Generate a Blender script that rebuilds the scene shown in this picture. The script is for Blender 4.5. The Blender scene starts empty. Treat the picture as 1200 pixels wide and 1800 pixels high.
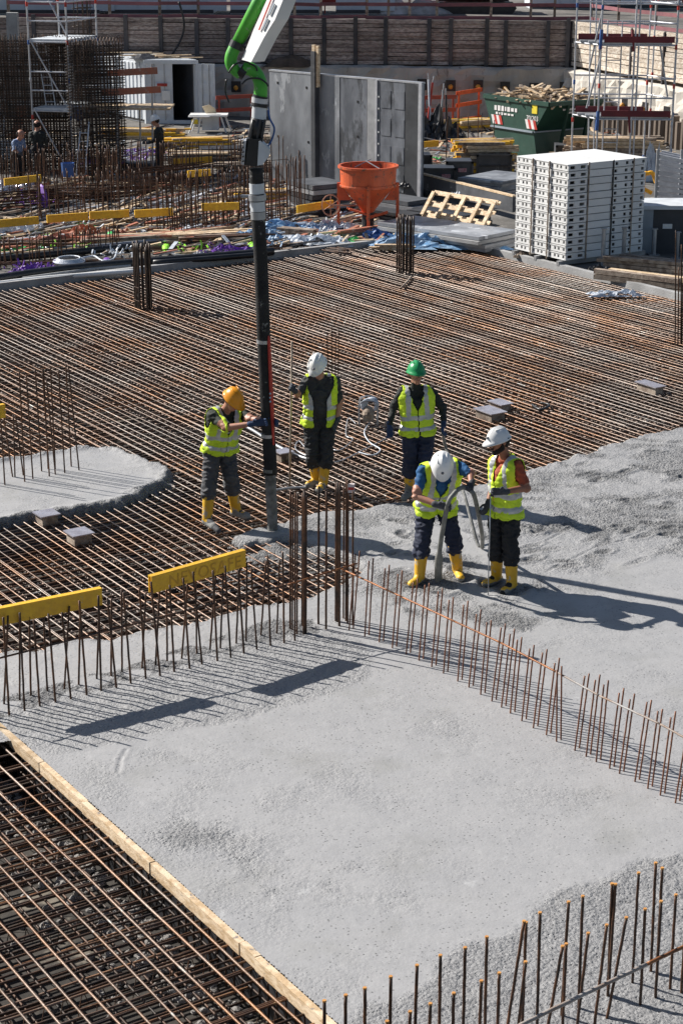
import bpy, math, random
import numpy as np
from mathutils import Vector, Matrix, noise
random.seed(7); rng = np.random.default_rng(7)
SC = bpy.context.scene
COL = SC.collection
R = math.radians
# ---------------------------------------------------------------- camera
CH = 7.0; PITCH = R(18.33); FPX = 3200.0
cam = bpy.data.cameras.new("camera"); cam.sensor_fit = 'VERTICAL'; cam.sensor_height = 24.0
cam.lens = 24.0 * FPX / 1800.0; cam.clip_start = 0.1; cam.clip_end = 2000
co = bpy.data.objects.new("camera", cam); COL.objects.link(co)
co.location = (0, 0, CH); co.rotation_euler = (math.pi / 2 - PITCH, 0, 0); SC.camera = co
# ---------------------------------------------------------------- light
SUN = Vector((-0.885 * 0.806, 0.466 * 0.806, 0.592)).normalized()
w = bpy.data.worlds.new("World"); SC.world = w; w.use_nodes = True
nt = w.node_tree; nt.nodes.clear()
sky = nt.nodes.new("ShaderNodeTexSky"); sky.sky_type = 'NISHITA'; sky.sun_disc = False
sky.sun_elevation = math.asin(SUN.z); sky.sun_rotation = math.atan2(SUN.x, SUN.y)
bg = nt.nodes.new("ShaderNodeBackground"); bg.inputs[1].default_value = 0.052
wo = nt.nodes.new("ShaderNodeOutputWorld")
nt.links.new(sky.outputs[0], bg.inputs[0]); nt.links.new(bg.outputs[0], wo.inputs[0])
sl = bpy.data.lights.new("sun", 'SUN'); sl.energy = 5.0; sl.angle = R(0.5); sl.color = (1.0, 0.955, 0.89)
so = bpy.data.objects.new("sun", sl); COL.objects.link(so); so.location = (-20, 20, 30)
so.rotation_euler = (-SUN).to_track_quat('-Z', 'Y').to_euler()
SC.view_settings.view_transform = 'Standard'; SC.view_settings.look = 'None'
SC.view_settings.exposure = 0.6; SC.view_settings.gamma = 1.0; SC.view_settings.use_curve_mapping = False
SC.cycles.max_bounces = 5; SC.cycles.diffuse_bounces = 3; SC.cycles.glossy_bounces = 2
# ---------------------------------------------------------------- surveying helpers (photo pixel -> place on a level)
cp, sp = math.cos(PITCH), math.sin(PITCH)
def ray(px, py):
    a = (px - 600) / FPX; b = -(py - 900) / FPX
    return Vector((a, b * sp + cp, b * cp - sp))
def P(px, py, z=0.0):
    d = ray(px, py); t = (z - CH) / d.z
    return Vector((d.x * t, d.y * t, z))
def PY(px, py, y):
    d = ray(px, py); t = y / d.y
    return Vector((d.x * t, y, CH + d.z * t))
U = Vector((-0.546, 0.838, 0)).normalized(); V = Vector((U.y, -U.x, 0)); Z = Vector((0, 0, 1))
def UV(u, v, z=0.0): return U * u + V * v + Z * z
def toUV(p): return p.dot(U), p.dot(V)
def ppm(py): return (py + 160) * 0.1406          # photo pixels per metre for a thing whose foot is at row py
# ---------------------------------------------------------------- mesh building
ORG = {}
class MB:
    def __init__(s): s.v = []; s.f = []; s.m = []
    def add(s, vs, fs, mi=0):
        n = len(s.v); s.v += [tuple(x) for x in vs]; s.f += [tuple(i + n for i in f) for f in fs]; s.m += [mi] * len(fs)
        return s
    def obox(s, c, ax, ay, az, mi=0):
        c = Vector(c); vs = [c + ax * i + ay * j + az * k for i in (-1, 1) for j in (-1, 1) for k in (-1, 1)]
        fs = [(0, 1, 3, 2), (4, 6, 7, 5), (0, 4, 5, 1), (2, 3, 7, 6), (0, 2, 6, 4), (1, 5, 7, 3)]
        if ax.cross(ay).dot(az) < 0: fs = [f[::-1] for f in fs]
        return s.add(vs, fs, mi)
    def box(s, c, sx, sy, sz, ang=0, mi=0):
        ca, sa = math.cos(ang), math.sin(ang)
        return s.obox(c, Vector((ca, sa, 0)) * sx / 2, Vector((-sa, ca, 0)) * sy / 2, Z * sz / 2, mi)
    def beam(s, p, q, w_, h, up=Z, mi=0):
        p = Vector(p); q = Vector(q); d = q - p; L = d.length; d = d / L
        side = d.cross(up)
        if side.length < 1e-3: side = d.cross(Vector((0.8, 0.6, 0)))
        side.normalize(); u2 = side.cross(d)
        return s.obox((p + q) / 2, d * L / 2, side * w_ / 2, u2 * h / 2, mi)
    def tube(s, pts, r, n=6, mi=0, caps=True):
        pts = [Vector(p) for p in pts]; m = len(pts); rs = r if isinstance(r, (list, tuple)) else [r] * m
        t0 = (pts[1] - pts[0]).normalized(); ref = Z if abs(t0.z) < .9 else Vector((1, 0, 0))
        x = t0.cross(ref).normalized(); vs = []
        for i, p in enumerate(pts):
            t = (pts[min(i + 1, m - 1)] - pts[max(i - 1, 0)])
            t = t.normalized() if t.length > 1e-9 else t0
            x = (x - t * x.dot(t))
            x = x.normalized() if x.length > 1e-6 else t.cross(ref).normalized()
            y = t.cross(x)
            for k in range(n):
                a = 2 * math.pi * k / n
                vs.append(p + (x * math.cos(a) + y * math.sin(a)) * rs[i])
        fs = [(i * n + k, i * n + (k + 1) % n, (i + 1) * n + (k + 1) % n, (i + 1) * n + k) for i in range(m - 1) for k in range(n)]
        if caps: fs += [tuple(range(n))[::-1], tuple((m - 1) * n + k for k in range(n))]
        return s.add(vs, fs, mi)
    def lathe(s, c, prof, n=24, mi=0, ax=Z):
        c = Vector(c); ax = Vector(ax).normalized(); x = ax.cross(Vector((0.3, 1, 0.1))).normalized(); y = ax.cross(x); vs = []
        for r, h in prof:
            for k in range(n):
                a = 2 * math.pi * k / n; vs.append(c + ax * h + (x * math.cos(a) + y * math.sin(a)) * r)
        m = len(prof)
        return s.add(vs, [(i * n + k, i * n + (k + 1) % n, (i + 1) * n + (k + 1) % n, (i + 1) * n + k) for i in range(m - 1) for k in range(n)], mi)
    def prism(s, o, a, b, ext, pts, mi=0):
        o = Vector(o); n = len(pts); vs = [o + a * x + b * y for x, y in pts] + [o + a * x + b * y + ext for x, y in pts]
        fs = [tuple(range(n))[::-1], tuple(range(n, 2 * n))] + [(i, (i + 1) % n, n + (i + 1) % n, n + i) for i in range(n)]
        if a.cross(b).dot(ext) < 0: fs = [f[::-1] for f in fs]
        return s.add(vs, fs, mi)
    def ball(s, c, rx, ry, rz, n=12, m=8, mi=0, R3=None):
        c = Vector(c); vs = []
        for i in range(m + 1):
            t = math.pi * i / m
            for k in range(n):
                a = 2 * math.pi * k / n; q = Vector((rx * math.sin(t) * math.cos(a), ry * math.sin(t) * math.sin(a), rz * math.cos(t)))
                vs.append(c + (R3 @ q if R3 else q))
        return s.add(vs, [(i * n + k, (i + 1) * n + k, (i + 1) * n + (k + 1) % n, i * n + (k + 1) % n) for i in range(m) for k in range(n)], mi)
    def mesh(s, name, mats, o=Vector((0, 0, 0)), smooth=False):
        me = bpy.data.meshes.new(name)
        me.from_pydata([(x - o[0], y - o[1], z - o[2]) for x, y, z in s.v], [], s.f)
        for mm in (mats if isinstance(mats, (list, tuple)) else [mats]): me.materials.append(mm)
        me.polygons.foreach_set("material_index", s.m)
        if smooth: me.polygons.foreach_set("use_smooth", [True] * len(s.f))
        me.update(); return me
    def build(s, name, mats, parent=None, smooth=False, base=None, **kw):
        o = ORG[parent.name] if parent else (Vector(base) if base is not None else Vector((0, 0, 0)))
        ob = bpy.data.objects.new(name, s.mesh(name, mats, o, smooth)); COL.objects.link(ob)
        if parent: ob.parent = parent
        else: ob.location = o
        ORG[ob.name] = o
        tag(ob, **kw); return ob
def tag(o, label=None, cat=None, group=None, kind=None):
    if label: o['label'] = label
    if cat: o['category'] = cat
    if group: o['group'] = group
    if kind: o['kind'] = kind
    return o
def thing(name, label, cat, loc, group=None):
    o = bpy.data.objects.new(name, None); COL.objects.link(o); o.location = loc; o.empty_display_size = .2
    ORG[o.name] = Vector(loc); return tag(o, label, cat, group)
def piece(name, me, parent, p=(0, 0, 0), M3=None, kind=None):
    """an object sharing mesh me, placed in world space under parent (things are never rotated)"""
    ob = bpy.data.objects.new(name, me); COL.objects.link(ob); ob.parent = parent
    m = M3.to_4x4() if M3 is not None else Matrix()
    m.translation = Vector(p) - (ORG[parent.name] if parent else Vector((0, 0, 0)))
    ob.matrix_local = m
    if kind: ob['kind'] = kind
    return ob
def frame(p, q, sx=None, sy=1, sz=1, up=Z):
    d = Vector(q) - Vector(p); L = d.length; d.normalize(); s_ = up.cross(d)
    if s_.length < 1e-3: s_ = Vector((0.6, 0.8, 0)).cross(d)
    s_.normalize(); u2 = d.cross(s_)
    sx = L if sx is None else sx
    return Matrix(((d.x * sx, s_.x * sy, u2.x * sz), (d.y * sx, s_.y * sy, u2.y * sz), (d.z * sx, s_.z * sy, u2.z * sz)))
_u = {}
def unit_box(mat):
    k = ('b', mat.name)
    if k not in _u:
        m = MB(); m.obox((.5, 0, 0), Vector((.5, 0, 0)), Vector((0, .5, 0)), Vector((0, 0, .5))); _u[k] = m.mesh("board", mat)
    return _u[k]
def unit_bar(mat, var=0, n=6, wob=.004):
    k = ('t', mat.name, var, n, wob)
    if k not in _u:
        m = MB(); segs = 14 if wob else 1; ph = random.random() * 9
        pts = [(i / segs, (wob * 1.0 * math.sin(ph + i * 1.7) if 0 < i < segs else 0), wob * .5 * math.sin(ph * 2 + i * 2.3)) for i in range(segs + 1)]
        m.tube(pts, 1.0 if not wob else .01, n); _u[k] = m.mesh("bar", mat, smooth=True)
    return _u[k]
def board(name, mat, parent, p, q, w_, h, up=Z): return piece(name, unit_box(mat), parent, p, frame(p, q, None, w_, h, up))
def bar(name, mat, parent, p, q, r=.01, var=0, n=6):     # unit bar radius .01, slightly wavy when long
    L = (Vector(q) - Vector(p)).length
    return piece(name, unit_bar(mat, var, n, .004 if L > 4 else .0011), parent, p, frame(p, q, None, r / .01, r / .01))
def rod(name, mat, parent, p, q, r=.02, n=8):            # dead straight pole
    return piece(name, unit_bar(mat, 0, n, 0), parent, p, frame(p, q, None, r, r))
# ---------------------------------------------------------------- materials
def mat(name, c1, c2=None, sc=6.0, rough=.6, metal=0.0, bump=0.0, bsc=40.0, rnd=0.0, spot=None, stretch=None, grain=None, spec=None, emit=None):
    m = bpy.data.materials.new(name); m.use_nodes = True; t = m.node_tree; N = t.nodes.new; L = t.links.new
    b = t.nodes["Principled BSDF"]; b.inputs["Roughness"].default_value = rough; b.inputs["Metallic"].default_value = metal
    if spec is not None: b.inputs["Specular IOR Level"].default_value = spec
    geo = N("ShaderNodeNewGeometry"); mp = N("ShaderNodeMapping"); L(geo.outputs["Position"], mp.inputs[0])
    if stretch: mp.inputs["Scale"].default_value = stretch
    def nz(scale, det=4, rg=.6, off=None):
        n = N("ShaderNodeTexNoise"); n.inputs["Scale"].default_value = scale; n.inputs["Detail"].default_value = det; n.inputs["Roughness"].default_value = rg
        L(mp.outputs[0], n.inputs["Vector"]); return n
    def mix(fac, a, c, mode='MIX'):
        x = N("ShaderNodeMix"); x.data_type = 'RGBA'; x.blend_type = mode
        if hasattr(fac, 'links'): L(fac, x.inputs[0])
        else: x.inputs[0].default_value = fac
        for s_, v_ in ((6, a), (7, c)):
            if hasattr(v_, 'links'): L(v_, x.inputs[s_])
            else: x.inputs[s_].default_value = (*v_, 1)
        return x.outputs[2]
    def ramp(src, lo, hi):
        r = N("ShaderNodeMapRange"); r.inputs[1].default_value = lo; r.inputs[2].default_value = hi; L(src, r.inputs[0]); return r.outputs[0]
    c = None
    if c2 is not None: c = mix(ramp(nz(sc).outputs[0], .35, .65), c1, c2)
    else: c = mix(ramp(nz(sc).outputs[0], .3, .7), tuple(x * .82 for x in c1), tuple(min(1, x * 1.12) for x in c1))
    if grain: c = mix(ramp(nz(grain[1], 3).outputs[0], .42, .62), c, grain[0])
    if spot: c = mix(ramp(nz(spot[1], 5, .7).outputs[0], spot[2], spot[2] + .06), c, spot[0])
    if rnd:
        oi = N("ShaderNodeObjectInfo"); hv = N("ShaderNodeHueSaturation"); mr = N("ShaderNodeMapRange")
        mr.inputs[3].default_value = 1 - rnd; mr.inputs[4].default_value = 1 + rnd; L(oi.outputs["Random"], mr.inputs[0]); L(mr.outputs[0], hv.inputs["Value"]); L(c, hv.inputs["Color"]); c = hv.outputs[0]
    L(c, b.inputs["Base Color"])
    if bump:
        bp = N("ShaderNodeBump"); bp.inputs["Strength"].default_value = bump; bp.inputs["Distance"].default_value = .02; L(nz(bsc, 5, .65).outputs[0], bp.inputs["Height"]); L(bp.outputs[0], b.inputs["Normal"])
    return m
CON = (.36, .36, .36)
M_rebar = mat("rusty_rebar", (.13, .055, .022), (.29, .135, .052), 2.5, .4, .25, .25, 120, .5, grain=((.25, .20, .165), .55), spot=((.46, .43, .39), 3.1, .62), spec=.7)
M_rebar2 = mat("dark_rebar", (.022, .016, .013), (.10, .046, .022), 4, .5, .25, .25, 120, .5, spot=((.30, .2, .12), 4, .64), spec=.5)
M_rod = mat("rod_rust", (.024, .014, .010), (.12, .050, .021), 8, .55, .25, .3, 160, .3, spec=.6)
M_rodo = mat("rod_orange", (.20, .075, .03), (.38, .15, .05), 12, .5, .25, .2, 160, .2)
M_rodgrey = mat("rod_cement", (.36, .35, .34), (.24, .16, .11), 4, .6, .1, .3, 100)
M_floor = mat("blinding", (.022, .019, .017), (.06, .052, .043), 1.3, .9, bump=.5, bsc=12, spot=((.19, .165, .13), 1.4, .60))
M_ground = mat("site_dust", (.075, .07, .064), (.19, .178, .162), .7, .95, bump=.8, bsc=7, spot=((.30, .285, .265), 2.3, .61))
M_kerb = mat("kerb_cement", (.40, .40, .40), (.27, .27, .27), 2, .9, bump=.4)
M_wood = mat("fresh_timber", (.66, .50, .33), (.74, .60, .43), 2, .75, bump=.3, stretch=(1, 1, 3), grain=((.50, .35, .20), 9), rnd=.15, spot=((.25, .21, .18), 11, .60))
M_woodg = mat("old_timber", (.30, .24, .19), (.42, .35, .28), 2.5, .85, bump=.4, grain=((.18, .13, .10), 8), rnd=.3)
M_woodr = mat("red_board", (.42, .13, .07), (.34, .15, .10), 3, .7, bump=.2, rnd=.15, spot=((.45, .33, .27), 5, .58))
M_yel = mat("yellow_board", (.86, .52, .03), (.80, .45, .025), 3, .55, bump=.2, grain=((.72, .40, .03), 14), spot=((.5, .38, .2), 8, .64), rnd=.12)
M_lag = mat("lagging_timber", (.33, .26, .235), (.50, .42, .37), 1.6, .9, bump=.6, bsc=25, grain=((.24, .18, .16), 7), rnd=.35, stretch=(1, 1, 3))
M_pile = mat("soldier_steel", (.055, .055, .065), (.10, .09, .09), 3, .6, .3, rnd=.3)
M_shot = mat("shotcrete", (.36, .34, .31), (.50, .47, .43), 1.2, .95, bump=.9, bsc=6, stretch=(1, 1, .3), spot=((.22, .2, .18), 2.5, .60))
M_earth = mat("dark_soil", (.06, .045, .035), (.12, .09, .07), 3, .95, bump=.8)
M_steel = mat("galvanised", (.46, .47, .49), (.34, .35, .37), 4, .42, .55, rnd=.15)
M_alu = mat("scaffold_alu", (.62, .63, .66), (.45, .46, .50), 5, .4, .45, rnd=.1)
M_dark = mat("black_steel", (.025, .026, .03), (.06, .06, .065), 4, .45, .3, spot=((.3, .3, .3), 9, .66))
M_black = mat("black_plastic", (.012, .012, .014), (.03, .03, .032), 5, .4)
M_white = mat("white_panel", (.82, .82, .81), (.74, .74, .73), 2, .5, spot=((.5, .48, .45), 6, .66), rnd=.06)
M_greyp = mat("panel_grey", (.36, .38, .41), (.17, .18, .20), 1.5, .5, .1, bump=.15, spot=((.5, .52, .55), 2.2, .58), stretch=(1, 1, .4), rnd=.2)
M_plyd = mat("dark_panel", (.035, .038, .044), (.085, .09, .10), 1.5, .6, spot=((.2, .2, .21), 2.4, .63), rnd=.3)
M_orange = mat("orange_paint", (.70, .13, .04), (.50, .085, .03), 2.5, .5, spot=((.20, .085, .05), 7, .56), bump=.1)
M_red = mat("red_paint", (.55, .05, .035), (.42, .04, .03), 3, .5, rnd=.15)
M_maroon = mat("maroon_toeboard", (.20, .03, .035), (.13, .022, .028), 2, .7)
M_blue = mat("blue_paint", (.05, .13, .38), (.04, .10, .28), 4, .5)
M_green = mat("pump_green", (.10, .50, .05), (.06, .36, .04), 4, .45, spot=((.36, .40, .30), 9, .60))
M_white2 = mat("boom_white", (.80, .80, .79), (.70, .70, .69), 3, .35)
M_skip = mat("skip_green", (.012, .05, .035), (.02, .07, .05), 2, .5, spot=((.10, .12, .09), 6, .66), bump=.1)
M_hut = mat("hut_white", (.62, .68, .74), (.52, .58, .64), 1, .6)
M_cont = mat("container_white", (.70, .74, .78), (.60, .63, .67), 1.5, .55, spot=((.35, .3, .27), 4, .68))
M_purple = mat("purple_plastic", (.20, .06, .42), (.14, .05, .3), 6, .5)
M_gtape = mat("green_tape", (.05, .55, .12), (.04, .45, .1), 6, .5)
M_lime = mat("lime_plastic", (.35, .85, .05), None, 6, .5)
M_film = mat("white_film", (.72, .76, .82), (.5, .55, .62), 5, .35, bump=.8, bsc=20)
M_bluefilm = mat("blue_film", (.12, .28, .5), (.3, .42, .55), 5, .4, bump=.8, bsc=20)
M_gen = mat("cabinet_grey", (.30, .35, .40), (.22, .26, .30), 2, .5)
M_gend = mat("cabinet_dark", (.035, .04, .05), (.055, .06, .07), 2, .45)
M_lightgrey = mat("light_grey_lid", (.62, .65, .68), None, 3, .5)
M_ystick = mat("yellow_plastic", (.75, .62, .04), (.65, .5, .04), 4, .5)
M_foil = mat("foil_lid", (.62, .60, .66), (.45, .42, .46), 9, .25, .5, bump=.5, bsc=14)
M_hose = mat("black_rubber", (.012, .012, .013), (.03, .03, .031), 4, .75, spec=.3, bump=.4, spot=((.32, .32, .31), 9, .62))
M_hoseg = mat("cement_caked_rubber", (.09, .09, .085), (.26, .26, .25), 9, .8, bump=.8, bsc=30)
M_vib = mat("vibrator_hose", (.10, .105, .10), (.22, .22, .2), 9, .6, bump=.3)
M_stone = mat("broken_stone", (.45, .43, .41), (.28, .26, .24), 4, .9, bump=.5, rnd=.35)
M_wbar = mat("wall_bar", (.020, .015, .012), (.085, .052, .036), 6, .55, .2, .2, 120, .4, spot=((.28, .25, .22), 9, .63))
M_lag_sun = mat("sunlit_lagging", (.56, .49, .40), (.68, .62, .54), 1.6, .9, bump=.6, bsc=25, grain=((.40, .32, .25), 7), rnd=.2, stretch=(1, 1, 3))  # lighter copy of the lagging, with the right wall's sunlight put into the colour
M_shot_sun = mat("sunlit_shotcrete", (.50, .46, .40), (.64, .60, .54), 1.2, .95, bump=.9, bsc=6, stretch=(1, 1, .3), spot=((.3, .27, .22), 2.0, .60))  # shotcrete again, its tone raised to paint in the sun on the right wall
# ---------------------------------------------------------------- noise + fresh concrete
def vnoise(x, y, scale, seed):
    g = np.random.default_rng(seed).random((256, 256)); X = x / scale; Y = y / scale
    xi = np.floor(X).astype(int); yi = np.floor(Y).astype(int); fx = X - xi; fy = Y - yi
    fx = fx * fx * (3 - 2 * fx); fy = fy * fy * (3 - 2 * fy); a = xi & 255; b = yi & 255; a1 = (a + 1) & 255; b1 = (b + 1) & 255
    return (g[a, b] * (1 - fx) + g[a1, b] * fx) * (1 - fy) + (g[a, b1] * (1 - fx) + g[a1, b1] * fx) * fy
def fbm(x, y, scale, seed, o=4):
    s = 0; t = 0
    for i in range(o): s = s + vnoise(x + 3.1 * i, y - 7.7 * i, scale / 2 ** i, seed + i) / 2 ** i; t += 1 / 2 ** i
    return s / t
def sdist(x, y, poly):
    n = len(poly); d = np.full(x.shape, 1e9); ins = np.zeros(x.shape, bool)
    for i in range(n):
        ax, ay = poly[i]; bx, by = poly[(i + 1) % n]; ex, ey = bx - ax, by - ay
        t = np.clip(((x - ax) * ex + (y - ay) * ey) / (ex * ex + ey * ey + 1e-12), 0, 1)
        d = np.minimum(d, np.hypot(x - ax - t * ex, y - ay - t * ey))
        c = (ay > y) != (by > y); ins ^= c & (x < (bx - ax) * (y - ay) / (by - ay + 1e-12) + ax)
    return np.where(ins, d, -d)
def sst(a, b, x): t = np.clip((x - a) / (b - a), 0, 1); return t * t * (3 - 2 * t)
def pxpoly(pts, z=0): return [tuple(P(a, b, z)[:2]) for a, b in pts]
def con_mat():
    m = bpy.data.materials.new("fresh_concrete"); m.use_nodes = True; t = m.node_tree; N = t.nodes.new; L = t.links.new; b = t.nodes["Principled BSDF"]
    at = N("ShaderNodeAttribute"); at.attribute_name = "rough"; geo = N("ShaderNodeNewGeometry")
    def nz(s, d=4, r=.6):
        n = N("ShaderNodeTexNoise"); n.inputs["Scale"].default_value = s; n.inputs["Detail"].default_value = d; n.inputs["Roughness"].default_value = r; L(geo.outputs["Position"], n.inputs["Vector"]); return n.outputs[0]
    def rp(src, lo, hi, a=0., c=1.):
        r = N("ShaderNodeMapRange"); [setattr(r.inputs[i], 'default_value', v) for i, v in ((1, lo), (2, hi), (3, a), (4, c))]; L(src, r.inputs[0]); return r.outputs[0]
    def mx(f, a, c):
        x = N("ShaderNodeMix"); x.data_type = 'RGBA'; L(f, x.inputs[0])
        for s_, v_ in ((6, a), (7, c)):
            if hasattr(v_, 'links'): L(v_, x.inputs[s_])
            else: x.inputs[s_].default_value = (*v_, 1)
        return x.outputs[2]
    def mul(a, c):
        x = N("ShaderNodeMath"); x.operation = 'MULTIPLY'; L(a, x.inputs[0])
        if hasattr(c, 'links'): L(c, x.inputs[1])
        else: x.inputs[1].default_value = c
        return x.outputs[0]
    base = mx(rp(nz(9, 6, .75), .35, .65), (.325, .323, .325), (.362, .36, .362))
    base = mx(rp(nz(1.1, 5), .55, .75), base, (.285, .283, .275)); base = mx(rp(nz(2.6, 5), .66, .72), base, (.43, .43, .43))
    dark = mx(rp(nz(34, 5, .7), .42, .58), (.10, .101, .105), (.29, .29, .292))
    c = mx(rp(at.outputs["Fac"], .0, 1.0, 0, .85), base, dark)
    # pits: small dark specks
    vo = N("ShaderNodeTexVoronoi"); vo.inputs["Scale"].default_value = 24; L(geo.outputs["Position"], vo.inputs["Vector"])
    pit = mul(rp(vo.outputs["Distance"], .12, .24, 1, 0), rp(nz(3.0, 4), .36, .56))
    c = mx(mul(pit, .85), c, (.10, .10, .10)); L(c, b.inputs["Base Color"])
    L(rp(nz(2), .3, .7, .45, .75), b.inputs["Roughness"])
    bp = N("ShaderNodeBump"); bp.inputs["Distance"].default_value = .06; L(rp(at.outputs["Fac"], 0, .8, .07, 1.0), bp.inputs["Strength"])
    v2 = N("ShaderNodeTexVoronoi"); v2.inputs["Scale"].default_value = 34; L(geo.outputs["Position"], v2.inputs["Vector"])
    ad = N("ShaderNodeMath"); ad.operation = 'SUBTRACT'; L(nz(30, 6, .7), ad.inputs[0]); L(mul(v2.outputs["Distance"], .45), ad.inputs[1])
    h = N("ShaderNodeMath"); h.operation = 'SUBTRACT'; L(ad.outputs[0], h.inputs[0]); L(mul(pit, .8), h.inputs[1]); L(h.outputs[0], bp.inputs["Height"]); L(bp.outputs[0], b.inputs["Normal"])
    return m
M_con = con_mat()
VB = toUV(P(280, 1529, 0))[1]                       # the stop-end board runs along v = VB
def slab(name, poly, x0, x1, y0, y1, res, rough_fn, drop=.30, ztop=0.0, straight=False, amp=.016, slump=.42, rim=0):
    xs = np.arange(x0, x1, res); ys = np.arange(y0, y1, res); X, Y = np.meshgrid(xs, ys, indexing='ij')
    sd = sdist(X, Y, poly) + (fbm(X, Y, .55, 11) - .5) * .45 + (fbm(X, Y, .12, 15, 2) - .5) * .10
    sd0 = sd.copy()
    if straight: sd = np.minimum(sd, np.where((X * U.x + Y * U.y) < 13.9, (X * V.x + Y * V.y) - VB - .03, 9))
    rough = np.clip(rough_fn(X, Y, sd), 0, 1)
    b1 = fbm(X, Y, .055, 21, 2) - .5; b2 = fbm(X, Y, .16, 31, 3) - .5; b3 = fbm(X, Y, .9, 41, 3) - .5; b1 = b1 * .6 + (.22 - np.abs(vnoise(X, Y, .075, 77) - .5)) * .9 + (.2 - np.abs(vnoise(X + 3, Y, .042, 78) - .5)) * .5
    streak = fbm(X * .35 + Y * .9, X * .9 - Y * .2, .20, 51, 3) - .5
    h = ztop - slump * (1 - sst(-.05, drop, sd)) + b3 * .007 + (rough + .04) * (b1 * amp * 2.2 + b2 * amp * 2.6 + streak * amp * 1.8)
    if rim: h = h + rim * np.exp(-((sd - .22) / .14) ** 2)
    edge = 1 - sst(.1, .45, sd0); h = h + edge * (b1 * .03 + b2 * .06)
    if straight:
        drs = np.random.default_rng(12)
        def stamp(px, py, L_, w_, an, dep):
            nonlocal h, rough
            c = P(px, py); dx_, dy_ = X - c.x, Y - c.y; a_ = (dx_ * math.cos(an) + dy_ * math.sin(an)) / L_; b_ = (-dx_ * math.sin(an) + dy_ * math.cos(an)) / w_; q = a_ * a_ + b_ * b_
            h = h - dep * np.exp(-q * 1.2) + dep * .7 * np.exp(-((np.sqrt(q) - 1.7) / .45) ** 2); rough = np.clip(rough + .5 * np.exp(-q * .6), 0, 1)
        for _ in range(75): stamp(drs.uniform(930, 1210), drs.uniform(770, 1000), drs.uniform(.08, .16), .045, drs.uniform(-.4, .9), drs.uniform(.006, .020))
        for _ in range(30): stamp(drs.uniform(640, 960), drs.uniform(895, 1060), drs.uniform(.07, .13), .05, drs.uniform(-1, 1.5), drs.uniform(.01, .025))
        for x_, y_ in ((740, 1030), (806, 1018), (868, 1030), (898, 1040), (770, 1036)): stamp(x_, y_, .13, .12, 0, .03)
        for pts in (((222, 1318), (212, 1335), (208, 1358)), ((1010, 1700), (900, 1745), (760, 1780)), ((940, 960), (1010, 925), (1100, 905)), ((960, 1005), (1050, 960), (1190, 930))):
            for (xa, ya), (xb, yb_) in zip(pts[:-1], pts[1:]):
                a_, b_ = P(xa, ya), P(xb, yb_); ex, ey = b_.x - a_.x, b_.y - a_.y; t_ = np.clip(((X - a_.x) * ex + (Y - a_.y) * ey) / (ex * ex + ey * ey), 0, 1); dd_ = np.hypot(X - a_.x - t_ * ex, Y - a_.y - t_ * ey)
                h = h - .008 * np.exp(-(dd_ / .015) ** 2) + .004 * np.exp(-((dd_ - .035) / .015) ** 2)
        nb = ((X * U.x + Y * U.y) < 13.9) & ((X * V.x + Y * V.y) < VB + .4); h = np.where(nb & (sd > 0), ztop + rough * (b1 * amp + b2 * amp) * 1.5, h); h = np.where(nb & (sd <= 0), -1, h)
    keep = (h > ztop - slump + .015) & (np.abs(X) < .19 * Y + 1.9); nx, ny = X.shape
    idx = np.arange(nx * ny).reshape(nx, ny)
    q = np.stack([idx[:-1, :-1], idx[1:, :-1], idx[1:, 1:], idx[:-1, 1:]], -1).reshape(-1, 4)
    kq = (keep[:-1, :-1] & keep[1:, :-1] & keep[1:, 1:] & keep[:-1, 1:]).reshape(-1)
    # only what the camera's surroundings can show
    q = q[kq]; used = np.zeros(nx * ny, bool); used[q.ravel()] = True; remap = np.cumsum(used) - 1
    co_ = np.stack([X, Y, h], -1).reshape(-1, 3)[used].astype(np.float32); q = remap[q].astype(np.int32)
    me = bpy.data.meshes.new(name); me.vertices.add(len(co_)); me.vertices.foreach_set("co", co_.ravel())
    me.loops.add(len(q) * 4); me.loops.foreach_set("vertex_index", q.ravel()); me.polygons.add(len(q))
    me.polygons.foreach_set("loop_start", np.arange(len(q), dtype=np.int32) * 4); me.polygons.foreach_set("loop_total", np.full(len(q), 4, np.int32))
    me.polygons.foreach_set("use_smooth", np.ones(len(q), bool)); me.materials.append(M_con)
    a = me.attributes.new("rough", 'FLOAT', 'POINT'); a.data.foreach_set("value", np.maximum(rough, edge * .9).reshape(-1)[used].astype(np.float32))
    me.update(); me.validate(); o = bpy.data.objects.new(name, me); COL.objects.link(o); o['kind'] = 'structure'; return o
R1 = pxpoly([(-60, 1262), (60, 1230), (250, 1180), (500, 1100), (560, 1100), (640, 1125), (660, 1165), (640, 1195), (560, 1225), (430, 1262), (190, 1312), (90, 1335), (-60, 1280)])
RL = pxpoly([(-60, 1225), (20, 1225), (250, 1160), (480, 1090), (560, 1085), (560, 1112), (480, 1125), (250, 1195), (20, 1262), (-60, 1270)])
R2 = pxpoly([(225, 1345), (300, 1350), (370, 1400), (430, 1470), (470, 1545), (400, 1520), (330, 1460), (250, 1400)])
R2b = pxpoly([(90, 1335), (200, 1330), (620, 1720), (640, 1800), (590, 1830)])
R3 = pxpoly([(440, 930), (500, 895), (620, 885), (760, 848), (930, 800), (1010, 785), (1300, 720), (1300, 1000), (1150, 985), (1000, 1010), (930, 1010), (880, 950), (800, 905), (700, 960), (610, 990), (520, 960)])
R3b = pxpoly([(640, 1000), (760, 960), (930, 1010), (1010, 1060), (930, 1120), (800, 1085), (690, 1075), (640, 1040)])
R4 = pxpoly([(520, 1900), (640, 1765), (760, 1715), (800, 1662), (880, 1638), (940, 1600), (1010, 1560), (1060, 1530), (1120, 1512), (1260, 1490), (1400, 1900)])
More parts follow.
